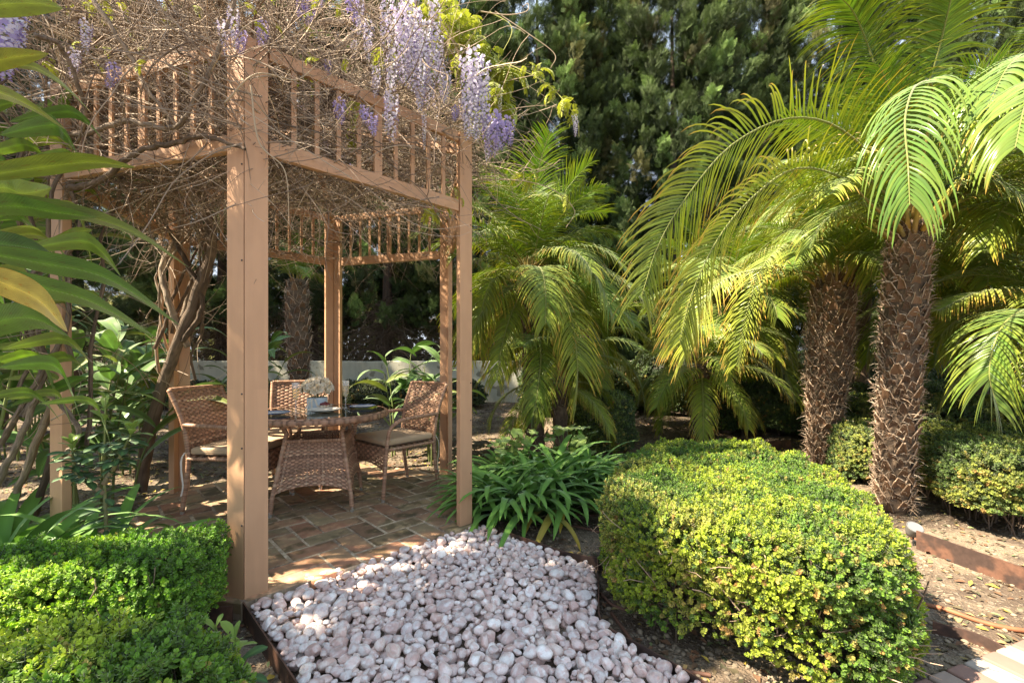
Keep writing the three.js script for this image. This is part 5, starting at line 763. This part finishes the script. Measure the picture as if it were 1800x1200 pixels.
function cypress(label, X, Z, o) {
  R = rng(o.seed); const t = thing('cypress_tree', label, 'tree', W(X, 0.1, Z)); const list = [], col = new THREE.Color(), g = new GB();
  g.tube([V3(0, -0.2, 0), V3(0.05, o.H * 0.4, 0.03), V3(0, o.H * 0.95, 0)], (u) => lerp(0.16, 0.02, u), 9, [0.13, 0.09, 0.065], false); part('trunk', g.build(), M.bark, t);
  const prof = (u) => o.rad * Math.pow(Math.sin(Math.PI * clamp(0.2 + 0.78 * u, 0, 1)), 0.6);
  for (let k = 0; k < o.plumes; k++) {
    const u = Math.pow(R(), 0.9), a = R() * 6.2832, y = lerp(o.y0, o.H, u), rd = prof(u) * (1 - 0.5 * Math.pow(R(), 2.5)), out = V3(Math.cos(a), 0, Math.sin(a)), c0 = out.clone().multiplyScalar(rd).add(V3(0, y, 0));
    if (out.z < -0.35 && R() < 0.6) continue;
    const L = rr(0.35, 0.8), ax = out.clone().multiplyScalar(rr(0.25, 0.9)).add(V3(rr(-0.3, 0.3), rr(0.5, 1.1), rr(-0.3, 0.3))).normalize(), tone = R() < 0.22 ? rr(1.2, 2.1) : rr(0.35, 0.9), gold = R() < 0.06 ? 1 : 0, n = Math.round(50 * L / 0.6);
    for (let j = 0; j < n; j++) { const v = Math.pow(R(), 0.8), w = 0.27 * L * Math.sqrt(1 - v) + 0.03, q = c0.clone().addScaledVector(ax, L * v * 0.8).add(V3(rr(-w, w), rr(-w, w) * 0.6, rr(-w, w))), d = ax.clone().add(V3(rr(-1.1, 1.1), rr(-0.35, 0.7), rr(-1.1, 1.1))).normalize(), c = mul3(mix3(mix3([0.014, 0.038, 0.009], [0.15, 0.23, 0.062], v * 0.9 + 0.2 * R()), [0.24, 0.19, 0.07], gold * 0.5), tone); col.setRGB(...c); list.push({ m: placed(q, d, R() * 6.3, rr(0.09, 0.21)), c: col.clone() }); }
  }
  inst('crown', spray, M.conifer, list, t);
  if (o.twigs) { const gt = new GB(); for (let k = 0; k < o.twigs; k++) { const y = rr(1.0, o.y0 + 0.8), a = R() * 6.3, d = V3(Math.cos(a), rr(-0.5, 0.35), Math.sin(a)).normalize(), P = [V3(0, y, 0)]; const L = rr(0.5, 1.6); for (let j = 1; j <= 7; j++) { d.add(V3(rr(-0.3, 0.3), rr(-0.28, 0.16), rr(-0.3, 0.3))).normalize(); P.push(P[j - 1].clone().addScaledVector(d, L / 7)); } const c = mul3([0.19, 0.14, 0.1], rr(0.4, 1.2)); gt.tube(P, (u) => lerp(0.012, 0.003, u), 4, c, false); for (let b = 0; b < 6; b++) { const q = P[2 + Math.floor(R() * 6)].clone(), e = rdir(); e.y -= 0.7; e.normalize(); const l = rr(0.1, 0.4); gt.tube([q, q.clone().addScaledVector(e, l * 0.5), q.clone().addScaledVector(e, l).add(V3(rr(-0.05, 0.05), -0.08, 0))], 0.0022, 3, mul3(c, rr(0.8, 1.5)), false); } } part('dead_branches', gt.build(), M.twig, t, true); }
  return t;
}
[[-9.5, 11.0, 'first cypress from the left, far beyond the ginger plants'], [-7.2, 10.8, 'cypress beyond the left edge of the wisteria'], [-5.0, 10.6, 'cypress with bare lower branches left of the shaded palm trunk'], [-3.0, 10.4, 'cypress with bare lower branches right of the shaded palm trunk'], [-1.2, 10.5, 'cypress with bare lower branches behind the two back posts']].forEach(([X, Z, l], i) => cypress(l, X, Z, { seed: 1100 + i, H: 9.5, y0: 1.6, rad: 1.6, plumes: 560, twigs: 260 }));
[[0.6, 10.6, 'cypress rising right behind the right pergola post'], [2.2, 11.2, 'dense cypress above the tall bushy palm'], [3.8, 10.4, 'cypress with pale sunlit plumes in the top centre'], [5.7, 11.0, 'dark cypress left of the nearer palm crown'], [7.6, 10.8, 'dark cypress behind the crowns of the thick trunked palms'], [9.6, 11.2, 'cypress in the top right behind the palm fronds'], [11.8, 11.0, 'last cypress at the right end of the screen']].forEach(([X, Z, l], i) => cypress(l, X, Z, { seed: 1120 + i, H: 10.5, y0: 0.7, rad: 1.6, plumes: 800, twigs: 20 }));
[[-8.6, 13.6, 'cypress in the second row, far left'], [-6.1, 13.4, 'cypress in the second row behind the bare trunks on the left'], [-4.0, 13.2, 'cypress in the second row left of the back posts'], [-2.1, 13.4, 'cypress in the second row behind the back posts'], [-0.3, 13.3, 'cypress in the second row behind the right pergola post'], [1.5, 13.4, 'cypress in the second row above the central palm'], [3.2, 13.3, 'cypress in the second row, top centre'], [5.0, 13.4, 'cypress in the second row right of the top centre'], [7.0, 13.6, 'cypress in the second row behind the palm crowns']].forEach(([X, Z, l], i) => cypress(l, X, Z, { seed: 1140 + i, H: 10.5, y0: X < -0.5 ? 1.6 : 1.0, rad: 1.5, plumes: 420, twigs: 0 }));
[[-8.4, 8.4, 'cypress on the left boundary, farthest back'], [-7.6, 6.4, 'cypress on the left boundary behind the ginger plants'], [-8.0, 4.9, 'cypress on the left boundary level with the patio']].forEach(([X, Z, l], i) => cypress(l, X, Z, { seed: 1160 + i, H: 9.5, y0: 0.6, rad: 1.35, plumes: 380, twigs: 20 }));
{ // sunlit shrubs far beyond the screen, glimpsed through the bare trunks
  R = rng(1200); const list = [], col = new THREE.Color();
  for (let k = 0; k < 26000; k++) { const X = rr(-18, 6), Z = 16 + rr(0, 1.5) + 0.5 * Math.sin(X * 2), y = rr(0, 4.2 + 0.8 * Math.sin(X * 1.3)); const c = mix3([0.16, 0.2, 0.05], [0.42, 0.42, 0.16], R()); col.setRGB(...c); list.push({ m: placed(W(X, y + 0.2, Z), rdir(), R() * 6.3, rr(4, 7)), c: col.clone() }); }
  tag(inst('shrubbery', boxSprigs[0], M.leaf, list, scene), 'sunlit pale green shrubbery far beyond the wall, glimpsed between trunks', 'shrubbery');
}

// ================================================================== wisteria
{
  R = rng(1300);
  const wis = thing('wisteria_vine', 'old wisteria vine with bare twigs and lilac flower clusters over the pergola', 'climbing plant', W(-3.0, -0.08, 3.3)), O = wis.position;
  const bark = () => mul3(mix3([0.15, 0.105, 0.072], [0.46, 0.365, 0.265], Math.pow(R(), 1.4)), rr(0.75, 1.2));
  const stem = (pts, r0, r1, name = 'branch') => { const g = new GB(), P = curve(pts.map((p) => (Array.isArray(p) ? px(...p) : p).clone().sub(O)), 36), c = bark(); for (let k = 1; k < P.length - 1; k++) P[k].add(V3(rr(-1, 1), rr(-1, 1), rr(-1, 1)).multiplyScalar(Math.min(0.006, r0 * 0.3))); g.tube(P, (u) => lerp(r0, r1, u) * (0.9 + 0.25 * vnoise(u * 14, r0 * 999)), 8, (u) => mul3(c, 0.8 + 0.35 * vnoise(u * 30, 5))); return part(name, g.build(), M.bark, wis); };
  // trunks at the left posts
  stem([[245, 862, 3.75], [262, 760, 3.72], [292, 660, 3.7], [318, 590, 3.65], [352, 500, 3.6], [372, 420, 3.62], [350, 330, 3.6], [310, 260, 3.4]], 0.055, 0.03, 'trunk');
  stem([[330, 610, 3.68], [300, 540, 3.6], [285, 470, 3.62], [318, 400, 3.66], [296, 320, 3.6], [330, 240, 3.4]], 0.026, 0.018, 'trunk');
  stem([[320, 600, 3.62], [355, 540, 3.6], [332, 470, 3.58], [300, 410, 3.6], [262, 340, 3.5], [240, 250, 3.3]], 0.022, 0.014, 'trunk');
  stem([[20, 890, 2.6], [55, 800, 2.55], [100, 690, 2.5], [112, 590, 2.48], [122, 480, 2.48], [108, 380, 2.46], [135, 300, 2.46], [190, 240, 2.45]], 0.02, 0.013, 'trunk');
  stem([[60, 905, 2.7], [90, 800, 2.66], [122, 700, 2.6], [98, 600, 2.58], [88, 500, 2.56], [118, 410, 2.5], [95, 300, 2.5], [60, 200, 2.5]], 0.019, 0.012, 'trunk');
  stem([[0, 780, 2.4], [40, 710, 2.4], [80, 640, 2.42], [120, 560, 2.45], [110, 470, 2.45], [140, 400, 2.44], [118, 320, 2.42]], 0.015, 0.01, 'trunk');
  stem([[-10, 860, 2.3], [40, 760, 2.3], [75, 690, 2.3], [130, 740, 2.3], [136, 770, 2.3], [112, 800, 2.3]], 0.016, 0.01);
  stem([[120, 330, 2.36], [170, 320, 2.3], [240, 268, 2.2], [300, 252, 2.15], [360, 240, 2.1], [430, 262, 2.05]], 0.017, 0.008);
  stem([[95, 240, 2.38], [160, 232, 2.3], [220, 214, 2.2], [300, 225, 2.1], [335, 190, 2.05], [395, 60, 2.0], [420, -40, 2.0]], 0.014, 0.008);
  stem([[150, -20, 2.0], [190, 40, 2.0], [235, 110, 2.05], [260, 160, 2.05], [310, 220, 2.1]], 0.011, 0.007);
  stem([[60, 60, 1.9], [110, 90, 2.0], [150, 200, 2.15], [130, 260, 2.3]], 0.011, 0.006);
  stem([[560, 40, 2.7], [640, 40, 2.8], [600, 80, 2.6], [520, 150, 2.5], [500, 230, 2.4]], 0.02, 0.012);
  stem([[520, 235, 2.4], [560, 195, 2.5], [600, 130, 2.6], [590, 60, 2.7]], 0.016, 0.01);
  stem([[480, 300, 2.3], [520, 340, 2.6], [600, 352, 2.9], [680, 300, 3.0]], 0.01, 0.005);
  stem([[465, 330, 2.6], [540, 360, 2.9], [620, 340, 3.0], [660, 250, 3.0]], 0.012, 0.006);
  for (let k = 0; k < 24; k++) { const a = R() * 6.3, p = [hexC[0] + Math.cos(a) * rr(0.2, 1.3), hexC[1] + Math.sin(a) * rr(0.2, 1.3)], b = a + rr(1, 2.5), q = [hexC[0] + Math.cos(b) * rr(0.2, 1.4), hexC[1] + Math.sin(b) * rr(0.2, 1.4)], y = rr(2.65, 3.1); stem([W(p[0], y, p[1]), W(lerp(p[0], q[0], 0.4) + rr(-0.2, 0.2), y + rr(0, 0.3), lerp(p[1], q[1], 0.4)), W(lerp(p[0], q[0], 0.7), y + rr(0, 0.3), lerp(p[1], q[1], 0.7) + rr(-0.2, 0.2)), W(q[0], rr(2.5, 3.1), q[1])], rr(0.009, 0.018), rr(0.005, 0.009)); }
  for (let k = 0; k < 22; k++) { const x = rr(20, 420), y = rr(-40, 190), Z = rr(2.3, 2.75), a = rr(-0.7, 0.7) + (R() < 0.4 ? 1.3 : 0), L = rr(140, 330), P = []; for (let j = 0; j <= 4; j++) P.push([x + Math.cos(a) * L * (j / 4 - 0.5) + rr(-18, 18), y + Math.sin(a) * L * (j / 4 - 0.5) + rr(-18, 18), Z + rr(-0.08, 0.08)]); stem(P, rr(0.006, 0.012), 0.003); }
  // twining stems round the two left posts
  for (const [k, n] of [[4, 9], [5, 6]]) for (let i = 0; i < n; i++) { const v = hexV(k, 1.33), ph = R() * 6.3, tw = rr(-1.5, 1.5), P = []; const y0 = k === 4 ? rr(0.9, 1.5) : rr(0.3, 1.2); for (let j = 0; j <= 9; j++) { const y = lerp(y0, 2.9, j / 9), r = rr(0.07, 0.2) + 0.12 * (j / 9); P.push(W(v[0] + Math.cos(ph + tw * j / 3) * r, y, v[1] + Math.sin(ph + tw * j / 3) * r)); } stem(P, rr(0.008, 0.016), 0.005); }
  // fine twigs
  const tw = new GB(); let nt = 0;
  const wander = (p, d, L, r, curl, grav = 0, side = 3) => { const P = [p.clone().sub(O)], n = Math.max(5, Math.round(L / 0.07)), w = rdir().multiplyScalar(curl); for (let j = 1; j <= n; j++) { w.add(rdir().multiplyScalar(curl * 0.8)).multiplyScalar(0.8); d.add(w); d.y -= grav; d.normalize(); P.push(P[j - 1].clone().addScaledVector(d, L / n)); } const c = bark(), c2 = mul3(c, rr(1, 1.5)); tw.tube(P, (u) => lerp(r, r * 0.35, u), side, (u) => mix3(c, c2, u), false); nt++; return P; };
  const along = (k, u, y, off) => { const a = hexV(k), b = hexV((k + 1) % 6), X = lerp(a[0], b[0], u), Z = lerp(a[1], b[1], u), L = Math.hypot(X - hexC[0], Z - hexC[1]); return W(X + (X - hexC[0]) / L * off, y, Z + (Z - hexC[1]) / L * off); };
  const tang = (k) => { const a = hexV(k), b = hexV((k + 1) % 6), d = V3(b[0] - a[0], 0, -(b[1] - a[1])).normalize(); return R() < 0.5 ? d : d.negate(); };
  const fork = (P, r) => { if (P.length > 6) for (let b = 0; b < 3; b++) { const q = P[3 + Math.floor(R() * (P.length - 3))].clone().add(O), d = rdir(); d.y += 0.25; wander(q, d.normalize(), rr(0.08, 0.3), r * 0.6, 0.3); } };
  const panels = [[5, 600], [0, 380], [4, 380], [3, 170], [2, 60], [1, 40]];
  for (const [k, n] of panels) for (let i = 0; i < n; i++) { let u = R(); if (k === 0) u = Math.pow(u, 1.7); if (k === 2 || k === 1) u = 1 - R() * 0.8; const y = rr(2.14, 2.78), d = tang(k).add(V3(rr(-0.5, 0.5), rr(-0.45, 0.5), rr(-0.5, 0.5))).normalize(), r = 0.0016 + 0.0045 * Math.pow(R(), 2.5); const P = wander(along(k, u, y, rr(-0.35, R() < 0.25 ? 0.12 : -0.02)), d, rr(0.3, 0.9), r, 0.17); if (R() < 0.5) fork(P, r); }
  for (let i = 0; i < 3700; i++) { const a = R() * 6.3, rad = 1.36 * Math.sqrt(R()), X = hexC[0] + Math.cos(a) * rad, Z = hexC[1] + Math.sin(a) * rad, y = 2.68 + 0.75 * Math.pow(R(), 1.2) * (1 - 0.35 * (rad / 1.45) ** 2), d = rdir(); d.y = d.y * 0.6 + 0.05; const r = 0.0016 + 0.005 * Math.pow(R(), 3); const P = wander(W(X, y, Z), d.normalize(), rr(0.3, 0.95), r, 0.2, 0.01); if (R() < 0.35) fork(P, r); }
  for (let i = 0; i < 700; i++) { const X = rr(-3.1, -1.1), Z = 2.1 + 0.31 * (-1.28 - X) + (R() < 0.12 ? rr(-0.35, 0) : rr(0.02, 0.55)), y = rr(2.62, 3.3), d = rdir(); d.y *= 0.7; const r = 0.0016 + 0.004 * Math.pow(R(), 3); const P = wander(W(X, y, Z), d.normalize(), rr(0.25, 0.8), r, 0.22, 0.01); if (R() < 0.4) fork(P, r); }
  for (let i = 0; i < 300; i++) { const k = [0, 0, 5, 5, 4, 3][Math.floor(R() * 6)], P0 = along(k, k === 0 ? R() * 0.6 : R(), rr(2.1, 2.3), rr(-0.5, 0)); wander(P0, V3(rr(-1, 1), rr(-0.7, 0.1), rr(-1, 1)).normalize(), rr(0.3, 0.9), rr(0.0015, 0.004), 0.22, 0.0); }
  for (let i = 0; i < 120; i++) { const k = R() < 0.6 ? 4 : 5, v = hexV(k, 1.34), y = rr(0.7, 2.3); wander(W(v[0] + rr(-0.2, 0.2), y, v[1] + rr(-0.2, 0.2)), V3(rr(-0.6, 0.6), rr(-0.4, 1), rr(-0.6, 0.6)).normalize(), rr(0.2, 0.7), rr(0.0015, 0.005), 0.22); }
  // long whips leaving to the right
  const whips = [[[858, 100, 3.1], [905, 118, 3.05], [965, 150, 3.0], [1012, 205, 2.95], [1018, 240, 2.95]], [[860, 20, 3.1], [900, 50, 3.1], [876, 105, 3.1]], [[845, 20, 3], [890, 26, 3], [925, 20, 3], [928, 6, 3], [918, 12, 3]], [[870, 20, 3.2], [930, 60, 3.2], [975, 95, 3.2], [968, 120, 3.2]], [[865, 148, 3.1], [900, 140, 3.05], [938, 132, 3]], [[880, 200, 3.1], [910, 230, 3.1], [940, 275, 3.1]], [[900, 245, 3], [940, 250, 3], [925, 268, 3]], [[846, 315, 3.1], [920, 318, 3.1], [975, 335, 3.1], [1010, 370, 3.1], [995, 400, 3.1]], [[935, 305, 3.1], [965, 295, 3.1], [985, 280, 3.1]], [[440, 150, 1.98], [455, 250, 1.98], [500, 300, 2.0], [508, 395, 2.02]], [[470, 355, 2.5], [560, 352, 2.6], [620, 335, 2.7]], [[395, 180, 1.95], [450, 130, 1.96], [520, 140, 2.1], [560, 110, 2.2]]];
  whips.forEach((w, i) => { const P = curve(w.map((p) => px(...p).sub(O)), 24); tw.tube(P, (u) => lerp(0.0045, 0.0018, u), 5, i < 2 ? [0.4, 0.42, 0.12] : [0.42, 0.33, 0.22], false); });
  part('twigs', tw.build(), M.twig, wis, true); console.log('twigs', nt);
  // flower clusters
  const raceme = (seed, L, n, wid, deep) => {
    const r = rng(seed), g = new GB(), ax = [V3(0, 0, 0), V3(0.008, -L * 0.4, 0.004), V3(0, -L * 0.8, 0), V3(0.004, -L, 0.004)]; g.tube(curve(ax, 10), 0.0016, 4, [0.32, 0.36, 0.14], false);
    for (let k = 0; k < n; k++) { const t = Math.pow((k + 0.5) / n, 0.9), a = k * 2.39996 + r(), w = wid * Math.pow(1 - t, 0.55) + 0.007, y = -L * t, out = V3(Math.cos(a), 0.15, Math.sin(a)).normalize(), p = V3(0.006 * Math.sin(t * 5), y, 0).addScaledVector(out, w), s = V3(-Math.sin(a), 0, Math.cos(a)), sz = (0.0085 + 0.003 * r()) * (1 - 0.55 * t * t), fade = r(); const ban = mix3(mix3([0.68, 0.65, 0.77], [0.82, 0.81, 0.84], fade), [0.36, 0.28, 0.64], deep), keel = mix3([0.3, 0.22, 0.55], [0.17, 0.1, 0.45], deep);
      const up = V3(0, 1, 0).addScaledVector(out, 0.5).normalize(); ovalLeaf(g, p, up, s, out, sz * 1.7, sz * 1.15, -0.3, ban, mul3(ban, 1.05)); const dn = out.clone().multiplyScalar(0.8).add(V3(0, -0.6, 0)).normalize(); ovalLeaf(g, p, dn, s, up, sz * 1.5, sz * 0.55, 0.5, keel, mix3(keel, ban, 0.5)); if (k % 3 === 0) g.tube([V3(0, y, 0), p], 0.0007, 3, [0.3, 0.22, 0.3], false); }
    return g.build();
  };
  const race = [raceme(1, 0.34, 90, 0.028, 0), raceme(2, 0.42, 105, 0.026, 0.1), raceme(3, 0.24, 75, 0.027, 0.15), raceme(4, 0.16, 70, 0.03, 0.75), raceme(5, 0.5, 90, 0.02, 0)];
  const flowers = [[700, 0, 2.6, 1, 1.1], [725, 10, 2.6, 1, 1.2], [745, 40, 2.65, 0, 1.1], [690, 30, 2.6, 0, 1], [712, 20, 2.6, 1, 1.1], [735, 30, 2.78, 0, 1.2], [722, 70, 2.72, 2, 1.2], [748, 60, 2.8, 1, 1], [705, 60, 2.7, 0, 1], [690, 95, 2.6, 4, 1], [688, 170, 2.58, 2, 1.1], [738, 120, 2.7, 2, 1], [760, 95, 2.8, 0, 0.9], [770, 60, 2.85, 1, 1], [785, 130, 2.85, 2, 0.8], [820, 95, 2.72, 0, 1.1], [836, 88, 2.74, 1, 1.2], [850, 105, 2.76, 1, 1.1], [828, 140, 2.7, 0, 1], [846, 150, 2.75, 0, 1.1], [838, 110, 2.72, 2, 1.2], [822, 170, 2.7, 2, 1], [865, 205, 2.8, 3, 1.4], [882, 212, 2.8, 3, 1.3], [858, 205, 2.8, 2, 1], [895, 216, 2.85, 3, 0.9], [872, 220, 2.8, 2, 0.8], [598, 180, 2.45, 3, 0.8], [640, 190, 2.5, 3, 0.6], [655, 205, 2.5, 3, 0.7], [745, 200, 2.72, 4, 0.45], [620, -5, 2.6, 3, 1], [632, 5, 2.6, 2, 0.7], [530, -10, 2.4, 3, 0.9], [545, 5, 2.4, 3, 0.8], [410, 20, 2.0, 2, 0.65], [392, 40, 2.0, 2, 0.6], [425, 60, 2.05, 3, 0.6], [460, 40, 2.1, 3, 0.7], [200, 118, 2.05, 3, 0.7], [150, 40, 2.0, 2, 0.6], [130, 90, 2.1, 2, 0.6], [12, 15, 1.6, 2, 1.1], [0, 45, 1.6, 3, 1.2], [30, 20, 1.65, 2, 0.8], [660, 120, 2.6, 2, 0.7], [650, 40, 2.6, 2, 0.8], [800, 190, 2.85, 3, 0.6], [1010, 205, 2.95, 2, 0.55], [680, -20, 2.7, 1, 1], [760, -20, 2.8, 1, 1.1], [720, -30, 2.8, 0, 1.2], [880, 150, 3.1, 4, 0.5], [575, 110, 2.5, 3, 0.5]];
  flowers.forEach(([x, y, Z, v, s]) => { const m = part('flower_cluster', race[v], M.petal, wis); m.position.copy(px(x, y, x > 560 && x < 1000 ? Z - 0.13 : Z)).sub(O); m.rotation.set(rr(-0.1, 0.1), R() * 6.3, rr(-0.1, 0.1)); m.scale.set(s, s * rr(0.9, 1.1), s); });
  for (let k = 0; k < 30; k++) { const a = R() * 6.3, rad = rr(0.1, 1.25), m = part('flower_cluster', race[[0, 2, 3][k % 3]], M.petal, wis); m.position.copy(W(hexC[0] + Math.cos(a) * rad, rr(3.0, 3.35), hexC[1] + Math.sin(a) * rad)).sub(O); m.rotation.y = R() * 6.3; m.scale.setScalar(rr(0.6, 0.9)); }
  // young pinnate leaves
  const pinnate = [0, 1, 2].map((s) => { const g = new GB(), r = rng(1400 + s), P = arch(0.2, 0.5, 1.5 + r(), 12); g.tube(P, 0.0013, 4, [0.36, 0.34, 0.08], false); for (let k = 2; k < 12; k++) for (const sd of k === 11 ? [0] : [-1, 1]) { const p = P[k], t = P[k].clone().sub(P[k - 1]).normalize(), d = t.clone().multiplyScalar(sd ? 0.5 : 1).add(V3(0, -0.35, sd * 0.85)).normalize(), sv = t.clone().cross(d).lengthSq() > 0.01 ? d.clone().cross(V3(0, 1, 0)).normalize() : V3(0, 0, 1); ovalLeaf(g, p, d, sv, V3(0, 1, 0), 0.05 * (0.7 + 0.5 * r()), 0.0095, 0.3, [0.36, 0.42, 0.03], [0.46, 0.5, 0.04]); } return g.build(); });
  const leaves = []; const spot = (x, y, Z, s = 1) => leaves.push([px(x, y, Z), s]);
  for (let k = 0; k < 190; k++) { const t = R(), x = lerp(750, 868, t) + rr(-18, 14), y = lerp(5, 130, t * t) + rr(-10, 60) * (0.4 + t * 0.7); spot(x, y, rr(3.05, 3.4)); }
  for (let k = 0; k < 50; k++) spot(rr(850, 885), rr(110, 215), rr(3.0, 3.2));
  [[925, 112, 3], [945, 122, 3], [965, 145, 3], [985, 160, 3], [1000, 175, 2.95], [1008, 190, 2.95], [1012, 180, 2.95], [940, 135, 3], [880, 185, 3.05], [890, 190, 3.1], [925, 305, 3.1], [935, 310, 3.1], [985, 340, 3.1], [760, 365, 2.9], [775, 350, 2.95], [795, 345, 3], [740, 372, 2.85], [790, 330, 3], [640, 200, 2.5], [625, 215, 2.5], [545, 130, 2.3], [680, 85, 2.6], [670, 95, 2.6], [700, 90, 2.6]].forEach(([x, y, Z]) => { spot(x, y, Z, 0.75); spot(x + rr(-8, 8), y + rr(-8, 8), Z, 0.6); });
  for (let k = 0; k < 60; k++) spot(rr(60, 640), rr(-20, 120), rr(2.0, 2.6), 0.4);
  leaves.forEach(([q, s], k) => { const m = part('leaf', pinnate[k % 3], M.leaf, wis); m.position.copy(q).sub(O); m.rotation.set(rr(-0.3, 0.3), R() * 6.3, rr(-0.7, 0.2), 'YXZ'); m.scale.setScalar(s * rr(0.75, 1.2)); });
}

// ================================================================== broad tree outside the left edge, whose shade falls on the pebbles
{
  R = rng(1500); const t = thing('shade_tree', 'broad leafy tree left of the frame shading the pebbles and left hedge', 'tree', W(-5.4, -0.08, 1.2)), g = new GB(), C = W(-3.58, 4.4, 0.8).sub(t.position);
  g.tube(curve([V3(0, 0, 0), V3(0.05, 1.2, -0.05), V3(0.3, 2.4, -0.2)], 12), (u) => lerp(0.16, 0.11, u), 10, [0.2, 0.15, 0.1]); const lim = [];
  for (let k = 0; k < 12; k++) { const d = rdir(), e = C.clone().add(V3(d.x * 1.7, d.y * 0.7, d.z * 0.8)); g.tube(curve([V3(0.3, 2.3, -0.2), V3(0.3, 2.4, -0.2).lerp(e, 0.5).add(V3(0, 0.2, 0)), e], 10), (u) => lerp(0.06, 0.012, u), 7, [0.2, 0.15, 0.1], false); lim.push(e); }
  part('trunk', g.build(), M.bark, t); const list = [], col = new THREE.Color();
  for (let k = 0; k < 64; k++) { const d = rdir(), rad = Math.pow(R(), 0.4), c = k < 34 ? C.clone().add(V3(d.x * 0.68 * rad, d.y * 0.7 * rad, d.z * 0.62 * rad)) : W(-4.45 + d.x * 0.5 * rad, 4.3 + d.y * 0.6 * rad, 2.0 + d.z * 0.42 * rad).sub(t.position); for (let j = 0; j < 60; j++) { const e = rdir().multiplyScalar(0.34 * Math.cbrt(R())); col.setRGB(0.09 * rr(0.7, 1.3), 0.16 * rr(0.7, 1.3), 0.03); list.push({ m: placed(c.clone().add(e), rdir(), R() * 6.3, rr(2.4, 4)), c: col.clone() }); } }
  inst('crown', boxSprigs[0], M.leaf, list, t);
}
renderer.render(scene, camera);
